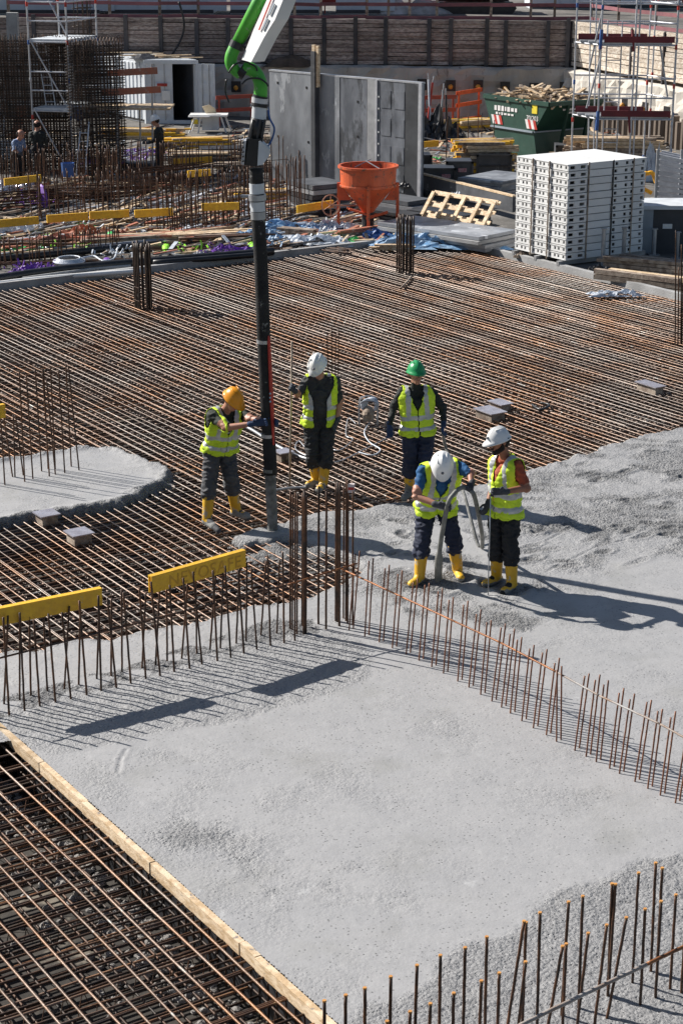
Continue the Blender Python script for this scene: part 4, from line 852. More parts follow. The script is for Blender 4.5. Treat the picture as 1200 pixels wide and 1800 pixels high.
    if vest:
        tri = [(p.vertices[:], i) for i, p in enumerate(me.polygons)]
        V1 = (K == 'torso') | ((K == 'arm1') & (np.abs(Lt) < .165)) | ((K == 'leg') & (Tt > -.10)); V1 &= (Tt > -.06) & (np.abs(Lt) < .205)
        vn = (Ft > .02) & (np.abs(Lt) < np.clip((Tt - vneck) * .26, 0, .085) + (open_vest if open_vest else .004) * (Tt > -.2))
        V1 &= ~(vn & (Tt > -.2)); V1 &= ~((K == 'neck') | ((Tt > .97) & (np.abs(Lt) < .075)))
        V1 |= ((K == 'neck') & (Ft < -.0) & (Tt < .95))
        idx = np.nonzero(V1)[0]; mp_ = {}; vs = []; fs = []; ms = []
        Nn = np.empty(n * 3, np.float32); me.vertices.foreach_get("normal", Nn); Nn = Nn.reshape(-1, 3)
        for i in idx:
            f_ = []
            for v_ in me.polygons[i].vertices:
                if v_ not in mp_:
                    mp_[v_] = len(vs); x = X[v_]; tt = float((x - np.array(pel)) @ np.array(up)) / (neck - pel).length
                    vs.append(tuple(x + Nn[v_] * (.013 + max(0, .45 - tt) * .030 + .006 * noise.noise(Vector((x[0] * 11, x[1] * 11, x[2] * 8))))))
                f_.append(mp_[v_])
            t_, l_ = Tt[i], abs(Lt[i]); band = (.06 < t_ < .155) or (.30 < t_ < .395) or (.085 < l_ < .135 and t_ > .39)
            fs.append(f_); ms.append(1 if band else 0)
        vm = MB(); vm.add(vs, fs); vm.m = ms
        vo_ = vm.build("vest", [PM['hivis'], PM['tape']], root, smooth=True)
        s_ = vo_.modifiers.new("s", 'SMOOTH'); s_.iterations = 2; so_ = vo_.modifiers.new("t", 'SOLIDIFY'); so_.thickness = .006; so_.offset = 1
    piece("body", shift(me, root), root, ORG[root.name])
    if helm: helmet(root, hc, hf, hu, helm, hk)
    if beard:
        b = MB()
        cap(b, hc + hf * .05 - hu * .075, hc + hf * .075 - hu * .10, .046, .034); cap(b, hc - hu * .06 + hr * .07 + hf * .015, hc + hf * .065 - hu * .10, .028, .036); cap(b, hc - hu * .06 - hr * .07 + hf * .015, hc + hf * .065 - hu * .10, .028, .036)
        cap(b, hc + hr * .086 - hu * .01 + hf * .012, hc - hu * .06 + hr * .07 + hf * .015, .014, .028); cap(b, hc - hr * .086 - hu * .01 + hf * .012, hc - hu * .06 - hr * .07 + hf * .015, .014, .028)
        cap(b, hc + hf * .108 - hu * .048 - hr * .03, hc + hf * .108 - hu * .048 + hr * .03, .010, .010)
        piece("beard", shift(remesh(b, "beard", .007, [PM['beard']], 2), root), root, ORG[root.name])
    hb = MB(); cap(hb, hc - hf * .045 + hu * .01 - hr * .045, hc - hf * .045 + hu * .01 + hr * .045, .066, .066); cap(hb, hc - hf * .055 - hu * .03 - hr * .03, hc - hf * .055 - hu * .03 + hr * .03, .05, .05)
    piece("hair", shift(remesh(hb, "hair", .009, [PM['beard']], 2), root), root, ORG[root.name])
    if gl:
        for i, s_ in enumerate('RL'):
            glove(root, D['wr' + s_], D['ha' + s_], gaxs[i], D.get('gn' + s_, (D['head'] - D['wr' + s_]).cross(Z) if 0 else Fd * (1 if s_ == 'R' else 1)), gl, curls[i])
    if boots:
        for s_ in 'RL':
            an, toe, kn = D['an' + s_], D['toe' + s_], D['kn' + s_]; b = MB(); d = (toe - an); d.z = 0; d = d.normalized() if d.length > .02 else Vector(F_)
            toe = Vector((an.x, an.y, an.z - .045)) + d * .175; heel = Vector((an.x, an.y, an.z - .04)) - d * .045
            top = an.lerp(kn, .66); cap(b, an - Z * .01, top, .060, .074)
            cap(b, heel, toe, .046, .047); cap(b, an - Z * .0, heel.lerp(toe, .55), .054, .045)
            bm_ = remesh(b, "boot", .009, [bootm or PM['boot'], PM['cake']], 2)
            cs = np.empty(len(bm_.polygons) * 3, np.float32); bm_.polygons.foreach_get("center", cs); cs = cs.reshape(-1, 3)
            ank = np.array([.075 + .05 * noise.noise(Vector(c_) * 14) for c_ in cs]); bm_.polygons.foreach_set("material_index", (cs[:, 2] < (an.z - .09) + ank * D.get('cake', 1.0)).astype(np.int32))
            piece("boot", shift(bm_, root), root, ORG[root.name])
    return root
def pose(Y0, **k):
    D = {}
    for n_, (x, y, dy) in k.items(): D[n_] = PY(x, y, Y0 + dy)
    return D
DIRT = dict(spot=((.19, .19, .18), 6, .62)); T_grey = pmat("trouser_grey", (.085, .087, .095), **DIRT); T_dk = pmat("trouser_dark", (.032, .034, .038), **DIRT); T_navy = pmat("trouser_navy", (.018, .026, .06), **DIRT); T_blk = pmat("trouser_black", (.014, .015, .018), spot=((.12, .12, .12), 6, .64))
S_blk = pmat("shirt_black", (.018, .022, .020)); S_green = pmat("shirt_darkgreen", (.02, .028, .02)); S_grey = pmat("shirt_grey", (.04, .042, .045)); S_blue = pmat("shirt_blue", (.015, .11, .28)); S_or = pmat("shirt_rust", (.42, .085, .035))
H_or = mat("helmet_orange", (.85, .33, .01), None, 3, .3); H_wh = mat("helmet_white", (.80, .80, .79), None, 3, .3); H_gr = mat("helmet_green", (.02, .30, .10), None, 3, .3)
hb_ = P(478, 931); HT = PY(450, 300, hb_.y - .0)
def on_hose(py): return PY(478 - (931 - py) * .044, py, hb_.y)
# worker guiding the pump hose
aR, aL = P(364, 912, .10), P(415, 896, .10); Y0 = (aR.y + aL.y) / 2
D = pose(Y0, head=(409, 703, -.16), neck=(397, 716, -.03), shR=(373, 726, -.13), shL=(424, 726, .10), elR=(399, 752, -.33), wrR=(443, 745, -.40), haR=(463, 742, -.42), elL=(443, 738, -.10), wrL=(466, 738, -.28), haL=(484, 742, -.34),
         pel=(386, 788, .04), hipR=(373, 797, 0), hipL=(399, 797, .10), knR=(369, 843, -.10), knL=(405, 838, 0))
D.update(anR=aR, anL=aL, toeR=P(384, 933, .03), toeL=P(436, 911, .03), cake=1.25)
person("worker in orange helmet and hi-vis vest steadying the black pump hose with both hands", D, shirt=S_green, trouser=T_grey, helm=H_or, gl=PM['glove_blue'], F_=(.55, -.83, 0), head_f=(.55, -.55, -.52), head_up=(.35, -.35, .85), gaxs=(Z, Z), vneck=.45)
# worker with the long pole
aR, aL = P(556, 838, .09), P(568, 846, .09); Y0 = aL.y
D = pose(Y0, head=(558, 642, -.08), neck=(562, 659, -.01), shR=(541, 666, .0), shL=(589, 667, .04), elR=(524, 693, -.10), wrR=(517, 686, -.26), haR=(511, 681, -.32), elL=(597, 707, .05), wrL=(593, 738, -.02), haL=(588, 750, -.06),
         pel=(560, 739, .04), hipR=(547, 748, .02), hipL=(574, 748, .04), knR=(549, 797, -.04), knL=(573, 795, -.03))
D.update(anR=P(556, 840, .09), anL=P(568, 848, .09), toeR=P(551, 850, .03), toeL=P(561, 862, .03))
pB = person("worker in white helmet and open hi-vis vest holding a long thin pole upright", D, shirt=S_grey, trouser=T_dk, helm=H_wh, gl=PM['glove_grey'], F_=(-.2, -.98, 0), head_f=(-.25, -.75, -.6), head_up=(-.1, -.45, .88), open_vest=.085, gaxs=(Z, Z), curls=(1, .7), hk=1)
print_ = MB(); ce = D['pel'].lerp(D['neck'], .62)
# worker in green helmet
aR, aL = P(719, 862, .09), P(741, 874, .09); Y0 = P(722, 875, .03).y
D = pose(Y0, head=(731, 657, -.03), neck=(730, 679, .02), shR=(707, 687, 0), shL=(756, 686, .03), elR=(691, 717, .04), wrR=(684, 748, -.06), haR=(685, 762, -.10), elL=(778, 717, .05), wrL=(779, 744, -.06), haL=(777, 756, -.12),
         pel=(734, 757, .03), hipR=(721, 765, .02), hipL=(748, 765, .03), knR=(720, 812, -.03), knL=(746, 812, -.05))
D.update(anR=aR, anL=aL, toeR=P(711, 876, .03), toeL=P(743, 892, .03), cake=2.4)
person("worker in green helmet and hi-vis vest standing at the edge of the wet concrete", D, shirt=S_blk, sleeve='long', trouser=T_navy, helm=H_gr, gl=PM['glove_blue'], F_=(.1, -1, 0), head_f=(.25, -.95, .02), head_up=(0, 0, 1), gaxs=(Vector((.9, -.3, .3)), Z), curls=(.9, .9), long_neck=True, vneck=.52)
# worker bent over the vibrator
aR, aL = P(737, 1012, .07), P(804, 1000, .07); Y0 = (aR.y + aL.y) / 2
D = pose(Y0, head=(777, 817, -.42), neck=(777, 814, -.24), shR=(743, 826, -.26), shL=(806, 818, -.20), elR=(731, 872, -.38), wrR=(768, 887, -.52), haR=(785, 890, -.55), elL=(827, 833, -.30), wrL=(828, 850, -.42), haL=(824, 860, -.50),
         pel=(764, 883, .10), hipR=(748, 893, .08), hipL=(781, 891, .12), knR=(742, 948, -.06), knL=(795, 941, -.02))
D.update(anR=aR, anL=aL, toeR=P(731, 1026, 0), toeL=P(808, 1018, 0), cake=.7)
person("worker in white helmet and blue shirt bent over a thick vibrator hose", D, shirt=S_blue, trouser=T_navy, helm=H_wh, gl=PM['glove_grey'], F_=(0, -1, 0), head_f=(.0, -.62, -.78), head_up=(-.05, -.66, .66), gaxs=(Vector((.3, 0, 1)), Vector((-.9, 0, .3))), vneck=.40, hk=1)
vib = dict(hR=D['haR'], hL=D['haL'])
# bearded worker
aR, aL = P(872, 1012, .07), P(899, 1024, .07); Y0 = (aR.y + aL.y) / 2
D = pose(Y0, head=(876, 776, -.06), neck=(889, 797, .0), shR=(873, 806, .16), shL=(907, 815, -.12), elR=(866, 857, .12), wrR=(857, 886, .0), haR=(853, 896, -.04), elL=(924, 858, -.20), wrL=(886, 864, -.38), haL=(868, 864, -.42),
         pel=(886, 899, .02), hipR=(875, 908, .08), hipL=(897, 908, -.03), knR=(873, 956, .0), knL=(897, 960, -.10))
D.update(anR=aR, anL=aL, toeR=P(854, 1026, .02), toeL=P(884, 1041, .02), cake=.75)
E = person("bearded worker in white helmet and rust coloured shirt looking down at a thin stick", D, skin='skin2', shirt=S_or, trouser=T_blk, helm=H_wh, gl=PM['glove_grey'], F_=(-.8, -.6, 0), head_f=(-.84, -.50, -.20), head_up=(-.12, -.02, 1), beard=True, gaxs=(Z, Z), vneck=.55, hk=1)
eh = D['haL']
# held things
def single(name, label, cat, mats, fn, smooth=True, group=None, base=None):
    m = MB(); fn(m); c = Vector(m.v[0]); return m.build(name, mats, smooth=smooth, base=base or Vector((c.x, c.y, 0)), label=label, cat=cat, group=group)
pp = P(509, 856, -.04); single("pole", "long thin wooden pole held upright by the worker in the open vest", "pole", [M_woodg], lambda m: m.tube([pp, PY(513, 600, pp.y - .22)], .0125, 8))
q0 = P(857, 1054, -.05); single("stick", "thin grey stick stood in the concrete by the bearded worker", "stick", [M_steel], lambda m: m.tube([q0, Vector(eh) + Vector((-.04, -.03, .02))], .007, 6))
def bez(pts, n=8):
    out = []; P_ = [pts[0]] + list(pts) + [pts[-1]]
    for i in range(1, len(P_) - 2):
        for j in range(n):
            t = j / n; a, b, c, d = P_[i - 1], P_[i], P_[i + 1], P_[i + 2]
            out.append(.5 * ((2 * b) + (c - a) * t + (2 * a - 5 * b + 4 * c - d) * t * t + (3 * b - a - 3 * c + d) * t ** 3))
    out.append(pts[-1]); return out
hR, hL = vib['hR'] + Vector((.0, -.03, 0)), vib['hL'] + Vector((0, -.02, 0)); g0 = P(770, 1034, -.08)
def fv(m):
    pts = bez([g0, g0.lerp(hR, .45) + Vector((-.03, 0, 0)), hR, PY(797, 868, hR.y + .02), PY(812, 857, hL.y), hL, PY(834, 875, hL.y + .05), P(846, 935, .35), P(847, 962, 0.02)]); n_ = len(pts)
    m.tube(pts, [.043 if i < 8 else (.026 if i < 18 else .024) for i in range(n_)], 10)
single("vibrator_hose", "thick grey vibrator poker hose looped through the hands of the bent worker", "vibrator", [M_vib], fv)
def fv2(m): m.tube(bez([P(846, 958, 0.02), P(838, 953, .04), PY(815, 868, P(820, 960).y + .6), PY(800, 830, P(800, 900).y + .2), PY(784, 790, P(780, 860).y), PY(778, 762, Y0 + 3.1), PY(777, 752, Y0 + 3.0)]), .020, 8)
single("vibrator_hose", "paler hose rising from the concrete behind the bent worker to the green helmet man", "hose", [M_hoseg], fv2)
# ---------------------------------------------------------------- pump boom and hose
yb = hb_.y
bm = thing("pump_boom", "green and white concrete pump boom with black end hose hanging down to the mat", "concrete pump", Vector((hb_.x, yb, -.03)))
hp = [PY(x, y, yb) for x, y in ((476, 833), (472, 760), (468, 690), (463, 580), (459, 470), (455, 400), (452, 340), (450, 296))]
m = MB(); m.tube(bez(hp, 4), .078, 18); hs = m.build("hose", M_hose, bm, smooth=True)
m = MB(); m.tube(bez([PY(479, 934, yb) - Z * .03, PY(478, 900, yb), PY(476, 860, yb), PY(475, 826, yb)], 5), [.062] * 5 + [.066] * 10 + [.075], 16); m.build("hose_tip", M_hoseg, bm, smooth=True)
for y in (826, 765, 600): m = MB(); a = PY(479 - (931 - y) * .047, y, yb); m.tube([a - Z * .02, a + Z * .02], .082, 18); m.build("clamp", M_steel if y != 826 else M_vib, hs)
m = MB()
rs_pts = [PY(478.5 - (931 - y) * .0445 + 9, y, yb - .065) for y in (782, 740, 700, 650, 600, 590)]
m.tube(rs_pts, [.012, .022, .024, .022, .018, .008], 8); m.build("red_stripe", M_red, hs)
for y in (692, 699, 706): m = MB(); m.ball(PY(475, y, yb - .09), .012, .01, .012, 8, 5); m.build("spot", mat("pale_blue_spot", (.35, .5, .6)) if y == 692 else bpy.data.materials["pale_blue_spot"], hs)
ft = thing  # readability
for y0, y1, rr, mm in ((385, 372, .084, M_steel), (371, 354, .082, M_lightgrey), (352, 342, .10, M_steel), (340, 322, .084, M_lightgrey)): m = MB(); m.tube([PY(455 - (400 - y0) * .05, y0, yb), PY(455 - (400 - y1) * .05, y1, yb)], rr, 20); m.build("coupling", mm, bm, smooth=False)
m = MB(); a = PY(440, 345, yb); m.tube([a + Vector((-.10, 0, 0)), a + Vector((.05, 0, .0))], .02, 8); m.build("coupling_lever", M_steel, bm)
# valve block
def bx(x0, y0, x1, y1, dy, name, mm, th=.16, skew=0, par=bm):
    a, b_ = PY(x0, y1, yb + dy), PY(x1, y0, yb + dy); m = MB(); X_ = Vector((b_.x - a.x, 0, 0)); h = b_.z - a.z
    m.prism(a - Vector((0, th / 2, 0)), Vector((1, 0, 0)), Z, Vector((0, th, 0)), [(0, 0), (X_.x, -.02), (X_.x + skew, h), (skew, h)]); return m.build(name, mm, par)
vb = bx(430, 242, 458, 288, 0, "valve_block", M_black, .22, .03); bx(424, 246, 431, 286, -.02, "valve_plate", M_alu, .18, .035)
m = MB(); a = PY(453, 289, yb - .05); m.prism(a - Vector((0, .1, 0)), Vector((1, 0, 0)), Z, Vector((0, .2, 0)), [(0, 0), (.06, .01), (.135, .11), (.135, .18), (.035, .27), (.02, .26)]); m.build("valve_cone", M_lightgrey, bm)
for k_ in range(5): m = MB(); a = PY(427, 251 + k_ * 8, yb - .12); m.ball(a, .012, .012, .012, 8, 5); m.build("bolt", M_black, bm)
m = MB(); m.tube([PY(449, 243, yb), PY(455, 208, yb)], .085, 16); m.build("upper_cylinder", M_black, bm, smooth=True)
for dx in (-.06, .02, .07): m = MB(); m.tube([PY(449, 243, yb - .08) + Vector((dx, 0, 0)), PY(455, 210, yb - .08) + Vector((dx, 0, 0))], .014, 6); m.build("side_rod", M_dark, bm)
m = MB(); m.tube([PY(455, 212, yb), PY(456, 187, yb)], .082, 20); m.build("sleeve", M_lightgrey, bm); m = MB(); m.tube([PY(456, 187, yb), PY(457, 181, yb)], .094, 20); m.build("collar", M_dark, bm); m = MB(); m.tube([PY(456, 181, yb), PY(457, 172, yb)], .09, 20); m.build("collar", M_alu, bm)
m = MB(); m.tube([PY(457, 172, yb), PY(458, 168, yb)], .086, 20); m.build("collar", M_black, bm)
m = MB(); m.tube(bez([PY(458, 170, yb), PY(458, 150, yb), PY(453, 134, yb), PY(443, 123, yb), PY(430, 119, yb + .02)], 6), .074, 20); m.build("elbow", M_green, bm, smooth=True)
m = MB(); m.tube(bez([PY(422, 130, yb + .02), PY(412, 122, yb), PY(406, 110, yb), PY(407, 97, yb), PY(414, 82, yb), PY(418, 76, yb)], 5), [.06] * 6 + [.068] * 20, 20); m.build("elbow", M_green, bm, smooth=True)
m = MB(); m.tube([PY(432, 130, yb + .02), PY(421, 122, yb + .02)], .082, 18); m.tube([PY(414, 85, yb), PY(419, 74, yb)], .083, 18); m.build("swivel_clamp", M_black, bm)
m = MB(); m.tube([PY(418, 76, yb), PY(456, 0, yb), PY(520, -128, yb + .1)], .070, 20); m.build("boom_pipe", M_green, bm, smooth=True)
m = MB(); zz = [(250, 590), (345, 615), (470, 375), (520, 290), (580, 195), (660, 0), (860, -620), (700, -620), (500, 0), (370, 290), (300, 470)]; vs = [PY(380 + a / 5.625, b_ / 5.625, yb + .10) for a, b_ in zz]
xm = PY(440, 60, yb).x; vs = []
for a, b_ in zz:
    px_, py_ = 380 + a / 5.625, b_ / 5.625; y_ = yb + .2
    for _ in range(6): q = PY(px_, py_, y_); y_ = yb + .16 - (q.x - (xm + (q.z - 6.2) * .42)) * 1.25
    vs.append(PY(px_, py_, y_))
def arm_pt(px_, py_, off):
    y_ = yb + .2
    for _ in range(6): q = PY(px_, py_, y_); y_ = yb + .16 - (q.x - (xm + (q.z - 6.2) * .42)) * 1.25
    return PY(px_, py_, y_ - off)
nn_ = len(vs); bk = Vector((.14, .11, 0)); m.add(vs + [v_ + bk for v_ in vs], [tuple(range(nn_)), tuple(range(nn_, 2 * nn_))[::-1]] + [(i, nn_ + i, nn_ + (i + 1) % nn_, (i + 1) % nn_) for i in range(nn_)]); m.build("boom_arm", M_white2, bm)
for (x0, y0, x1, y1, w_, mm) in ((455, 53, 492, -40, .014, M_red), (461, 52, 470, 32, .03, M_gen), (473, 26, 482, 6, .03, M_gen)):
    m = MB(); m.beam(arm_pt(x0, y0, .03), arm_pt(x1, y1, .03), w_, .012, Vector((.78, .62, 0))); m.build("marking", mm, bm)
m = MB()
for (a, b_) in (((428, 80), (447, 55)), ((432, 85), (452, 60)), ((426, 78), (434, 88)), ((445, 54), (453, 62))): m.tube([PY(*a, yb - .06), PY(*b_, yb - .06)], .012, 6)
m.build("bracket", M_dark, bm)
for pts in (((402, 128), (412, 114), (430, 108), (441, 113)), ((425, 148), (436, 139), (455, 138), (468, 146), (471, 152)), ((441, 112), (450, 118), (452, 125)), ((398, 140), (396, 160), (403, 180))): m = MB(); m.tube(bez([PY(x, y, yb - .09) for x, y in pts], 5), .011, 6); m.build("cable", M_black, bm, smooth=True)
m = MB(); m.tube(bez([PY(471, 190, yb), PY(474, 208, yb), PY(482, 225, yb), (PY(479, 242, yb)), PY(472, 256, yb)], 5), .012, 6); m.build("air_line", M_blue, bm, smooth=True)
m = MB(); m.tube([PY(440, 185, yb), PY(472, 191, yb)], .02, 8); m.build("pin", M_steel, bm)
# ---------------------------------------------------------------- things on the mat
def fbox(px, py, sx, sy, label):
    p = P(px, py, .07); t = thing("recess_box", label, "recess box", (p.x, p.y, -.06)); m = MB(); m.obox(p - Z * .075, U * sx / 2, V * sy / 2, Z * .06); m.build("box", M_woodg, t); m = MB(); m.obox(p - Z * .008, U * (sx / 2 + .03), V * (sy / 2 + .03), Z * .007); m.build("lid", M_foil, t)
fbox(82, 901, .20, .20, "small recess box with foil lid by the round concrete patch, the farther of two"); fbox(139, 934, .22, .22, "small recess box with shiny foil lid, nearest the left side")
fbox(861, 720, .38, .24, "larger foil covered recess box on the mat behind the bent worker"); fbox(879, 706, .28, .18, "smaller foil covered recess box just behind the larger one"); fbox(1142, 674, .42, .16, "dark recess box on the mat near the right edge"); fbox(498, 792, .16, .16, "small pale recess box on the mat between hose and pole")
p = P(647, 742); t = thing("vibrator_motor", "concrete vibrator motor in a tube frame with coiled pale cable, between two workers", "vibrator motor", p)
m = MB()
for s_ in (-.13, .13): m.tube(bez([p + Vector((-.13, s_, 0)), p + Vector((-.13, s_, .25)), p + Vector((-.08, s_, .34)), p + Vector((.08, s_, .34)), p + Vector((.13, s_, .25)), p + Vector((.13, s_, 0))], 4), .013, 6)
for x in (-.13, .13): m.tube([p + Vector((x, -.13, .04)), p + Vector((x, .13, .04))], .013, 6)
m.build("frame", M_steel, t); m = MB(); m.ball(p + Z * .14, .09, .13, .10, 14, 8); m.box(p + Z * .08, .16, .2, .1); m.build("motor", M_woodg, t)
m = MB()
for k_ in range(7): m.tube([p + Vector((math.cos(a) * .10 * (1 - k_ * .03) + .01 * k_, -.02 + k_ * .012, .25 + math.sin(a) * .10)) for a in [i * .45 for i in range(15)]], .012, 5)
m.build("cable_coil", M_film, t, smooth=True)
def cable(pts, r, mm, label, name="cable", cat="cable", z=-.02):
    q = [P(x, y, z) for x, y in pts]; m = MB(); m.tube(bez(q, 6), r, 6); return m.build(name, mm, base=q[0], smooth=True, label=label, cat=cat)
cable([(625, 745), (612, 735), (608, 765), (620, 772), (600, 790), (585, 790), (560, 778), (540, 788), (525, 775), (520, 790), (545, 803), (590, 812), (640, 790), (680, 770)], .008, M_steel, "thin pale cable snaking over the mat below the vibrator motor")
cable([(650, 742), (640, 760), (650, 778), (668, 790), (655, 800), (630, 795)], .010, M_film, "short curl of pale cable right of the vibrator motor")
cable([(418, 742), (450, 760), (480, 780), (520, 800), (545, 808)], .024, M_steel, "pale steel bar lying across the mat behind the black hose", "loose_bar", "steel bar", 0)
cable([(484, 862), (510, 858), (540, 857)], .018, M_steel, "short grey twisted bar lying on the mat beside the hose tip", "loose_bar", "steel bar", 0)
cable([(705, 505), (715, 495), (722, 486)], .02, M_woodg, "short light stick lying before the right column cage", "stick", "stick", 0)
cable([(935, 712), (950, 720), (965, 712), (950, 708)], .02, M_black, "black scrap of hose on the mat right of the foil boxes", "hose_scrap", "hose", 0)
# marker boards on the starter bars
def yb_board(a, b_, zc, h, label, txt_=None, base=None):
    a = P(*a, zc); b_ = P(*b_, zc); t = thing("cap_board", label, "safety board", (a.x, a.y, 0)); d = (b_ - a).normalized(); n_ = Vector((d.y, -d.x, 0))
    for s_ in (-1, 1): m = MB(); m.obox((a + b_) / 2 + n_ * .022 * s_, (b_ - a) / 2, n_ * .006, Z * h / 2); m.build("face", M_yel, t)
    m = MB(); m.obox((a + b_) / 2 + Z * (h / 2 + .004), (b_ - a) / 2, n_ * .030, Z * .006); m.build("top", M_yel, t)
    if txt_:
        cu = bpy.data.curves.new("t", 'FONT'); cu.body = txt_; cu.size = .175; cu.extrude = .001; cu.space_character = 1.08; o_ = bpy.data.objects.new("t", cu); COL.objects.link(o_); bpy.context.view_layer.update()
        me = bpy.data.meshes.new_from_object(o_.evaluated_get(bpy.context.evaluated_depsgraph_get())); bpy.data.objects.remove(o_); me.materials.clear(); me.materials.append(mat("routed_letters", (.62, .33, .03), None, 5)); 
        piece("lettering", me, t, a + d * (b_ - a).length * .17 - Z * .065 + n_ * .030, Matrix(((d.x, 0, n_.x), (d.y, 0, n_.y), (d.z, 1, n_.z))))
yb_board((264, 1028), (429, 981), .88, .165, "yellow safety board with routed letters capping bars left of the tall column bars", "NEVOSAFE"); yb_board((-60, 1096), (178, 1048), .84, .16, "plain yellow safety board on the bar tops at the left edge"); yb_board((-40, 733), (8, 722), 1.15, .16, "end of a yellow board at the left edge above the round patch")
# ---------------------------------------------------------------- scaffolds
def tower(name, label, base_px, py_b, w_, dpt, lifts, post_top, dirx, diry, ladder=True, mm=M_alu, toe=None, deck=M_woodg, blue=True, mid=None):
    o = P(base_px, py_b); t = thing(name, label, "scaffold", o)
    cs = [o + dirx * a * w_ + diry * b_ * dpt for a in (0, 1) for b_ in (0, 1)]
    for c in cs:
        rod("standard", mm, t, c, c + Z * post_top, .024)
        z = .5
        while z < post_top: m_ = rod("joint_collar", random.choice((M_red, M_blue, mm)), t, c + Z * z, c + Z * (z + .12), .034); z += 1.0
        rod("base_jack", M_steel, t, c - Z * .02, c + Z * .25, .034)
    for z in lifts:
        for k_ in range(3):
            a = o + diry * dpt * (k_ + .5) / 3 + Z * z; board("deck_board", deck, t, a, a + dirx * w_, dpt / 3 * .92, .05)
        for b_ in (0, 1): rod("ledger", mm, t, o + diry * b_ * dpt + Z * (z - .05), o + dirx * w_ + diry * b_ * dpt + Z * (z - .05), .024)
        for a in (0, 1): rod("transom", mm, t, o + dirx * a * w_ + Z * (z - .05), o + dirx * a * w_ + diry * dpt + Z * (z - .05), .024)
        for zz in (.5, 1.0):
            for b_ in (0, 1): rod("guard_tube", mm, t, o + diry * b_ * dpt + Z * (z + zz), o + dirx * w_ + diry * b_ * dpt + Z * (z + zz), .02)
            rod("guard_tube", mm, t, o + dirx * w_ + Z * (z + zz), o + dirx * w_ + diry * dpt + Z * (z + zz), .02)
        if toe:
            board("toe_board", toe, t, o + Z * (z + .10) - diry * .03 + dirx * .06, o + dirx * (w_ - .06) + Z * (z + .10) - diry * .03, .03, .16); board("toe_board", toe, t, o + diry * (dpt + .0) + Z * (z + .10) + dirx * .06, o + dirx * (w_ - .06) + diry * dpt + Z * (z + .10), .03, .16)
    return t, o
Xd = Vector((1, 0, 0)); hd = Vector((.97, -.24, 0)).normalized(); hdy = Vector((.30, .954, 0)).normalized()
tl, o = tower("scaffold_tower", "aluminium scaffold tower with two platforms and braces in front of the left rebar wall", 63, 306, 1.12, 1.9, (PY(90, 188, P(63, 306).y + .5).z, PY(90, 68, P(63, 306).y + .5).z), 6.2, hd, hdy, toe=None, deck=M_white if 0 else M_lightgrey)
for a, b_ in (((52, 68), (120, 190)), ((60, 190), (128, 315)), ((75, -20), (120, 66))): rod("brace", M_alu, tl, PY(a[0], a[1], o.y - .05), PY(b_[0], b_[1], o.y - .05), .02)
for k_ in range(2):
    la, lb = (PY(64 + k_ * 15, 70, o.y + .9), PY(82 + k_ * 16, 186, o.y + .5)); rod("ladder_rail", M_alu, tl, la, lb, .016)
for k_ in range(8): f_ = (k_ + .5) / 8; rod("ladder_rung", M_alu, tl, PY(64, 70, o.y + .9).lerp(PY(82, 186, o.y + .5), f_), PY(79, 70, o.y + .9).lerp(PY(98, 186, o.y + .5), f_), .012)
m = MB(); q = PY(139, 203, o.y - .1); m.ball(q, .12, .08, .18, 8, 6); m.build("blue_bag", M_blue, base=q - Z * .18, label="blue bag hanging from the left scaffold tower platform", cat="bag")
def ladder(a0, a1, b0, b1, n_, label, mm=M_alu):
    t = thing("ladder", label, "ladder", a0); rod("rail", mm, t, a0, a1, .022); rod("rail", mm, t, b0, b1, .022)
    for k_ in range(n_): f_ = (k_ + .5) / n_; rod("rung", mm, t, a0.lerp(a1, f_), b0.lerp(b1, f_), .014)
b0 = P(134, 315); ladder(b0, PY(143, 212, b0.y + .5), P(150, 315), PY(157, 212, b0.y + .5), 7, "short pinkish ladder leaning at the right foot of the left scaffold tower")
b0 = P(-4, 300); ladder(b0, PY(5, 108, b0.y + .7), P(6, 300) + Z * .3, PY(14, 96, b0.y + .7), 9, "ladder leaning on the rebar wall at the left picture edge")
b0 = P(24, 268); m = MB(); a1 = PY(40, 185, b0.y + .5)
t = thing("leaning_board", "narrow reddish board leaning in front of the left rebar wall", "board", b0); 
for s_ in (-.09, .0, .09): board("slat", M_woodr, t, b0 + Xd * s_ + Z * .2, a1 + Xd * s_, .08, .05, Vector((0, -1, 0)))
# right scaffold tower
hr_ = Vector((.995, -.08, 0)).normalized(); hry = Vector((-.42, .91, 0)).normalized()
tr_, o = tower("scaffold_tower", "tall grey scaffold tower with dark red toe boards beside the green skip", 1045, 322, 1.95, 1.25, (PY(1100, 206, P(1045, 322).y).z, PY(1100, 76, P(1045, 322).y).z), 6.4, hr_, hry, toe=M_maroon, deck=M_steel, blue=True)
rod("standard", M_alu, tr_, o + hr_ * .88, o + hr_ * .88 + Z * 6.4, .026); rod("standard", M_alu, tr_, o + hr_ * .98, o + hr_ * .98 + Z * 6.4, .024)
for z in (2.0, 4.1): rod("corner_brace", M_blue, tr_, o + Z * (z - .1), o + Z * (z - .6) - hr_ * .02, .045); rod("corner_brace", M_maroon, tr_, o + hr_ * .8 + Z * (z - .1), o + hr_ * .86 + Z * (z - .65), .035)
for a, b_ in (((1158, 70), (1172, 170)), ((1035, 120), (1060, 10)), ((1030, 190), (1055, 100))): rod("brace", M_steel, tr_, PY(*a, o.y + .4), PY(*b_, o.y + .4), .026)
for x in (1038, 1048): rod("stay", M_alu, tr_, P(x - 6, 305), PY(x, -20, P(x, 300).y), .02)
for k_ in range(10): f_ = .3 + k_ * .36; rod("ladder_rung", M_alu, tr_, o + hr_ * .48 + hry * .6 + Z * f_, o + hr_ * .86 + hry * .6 + Z * f_, .015)
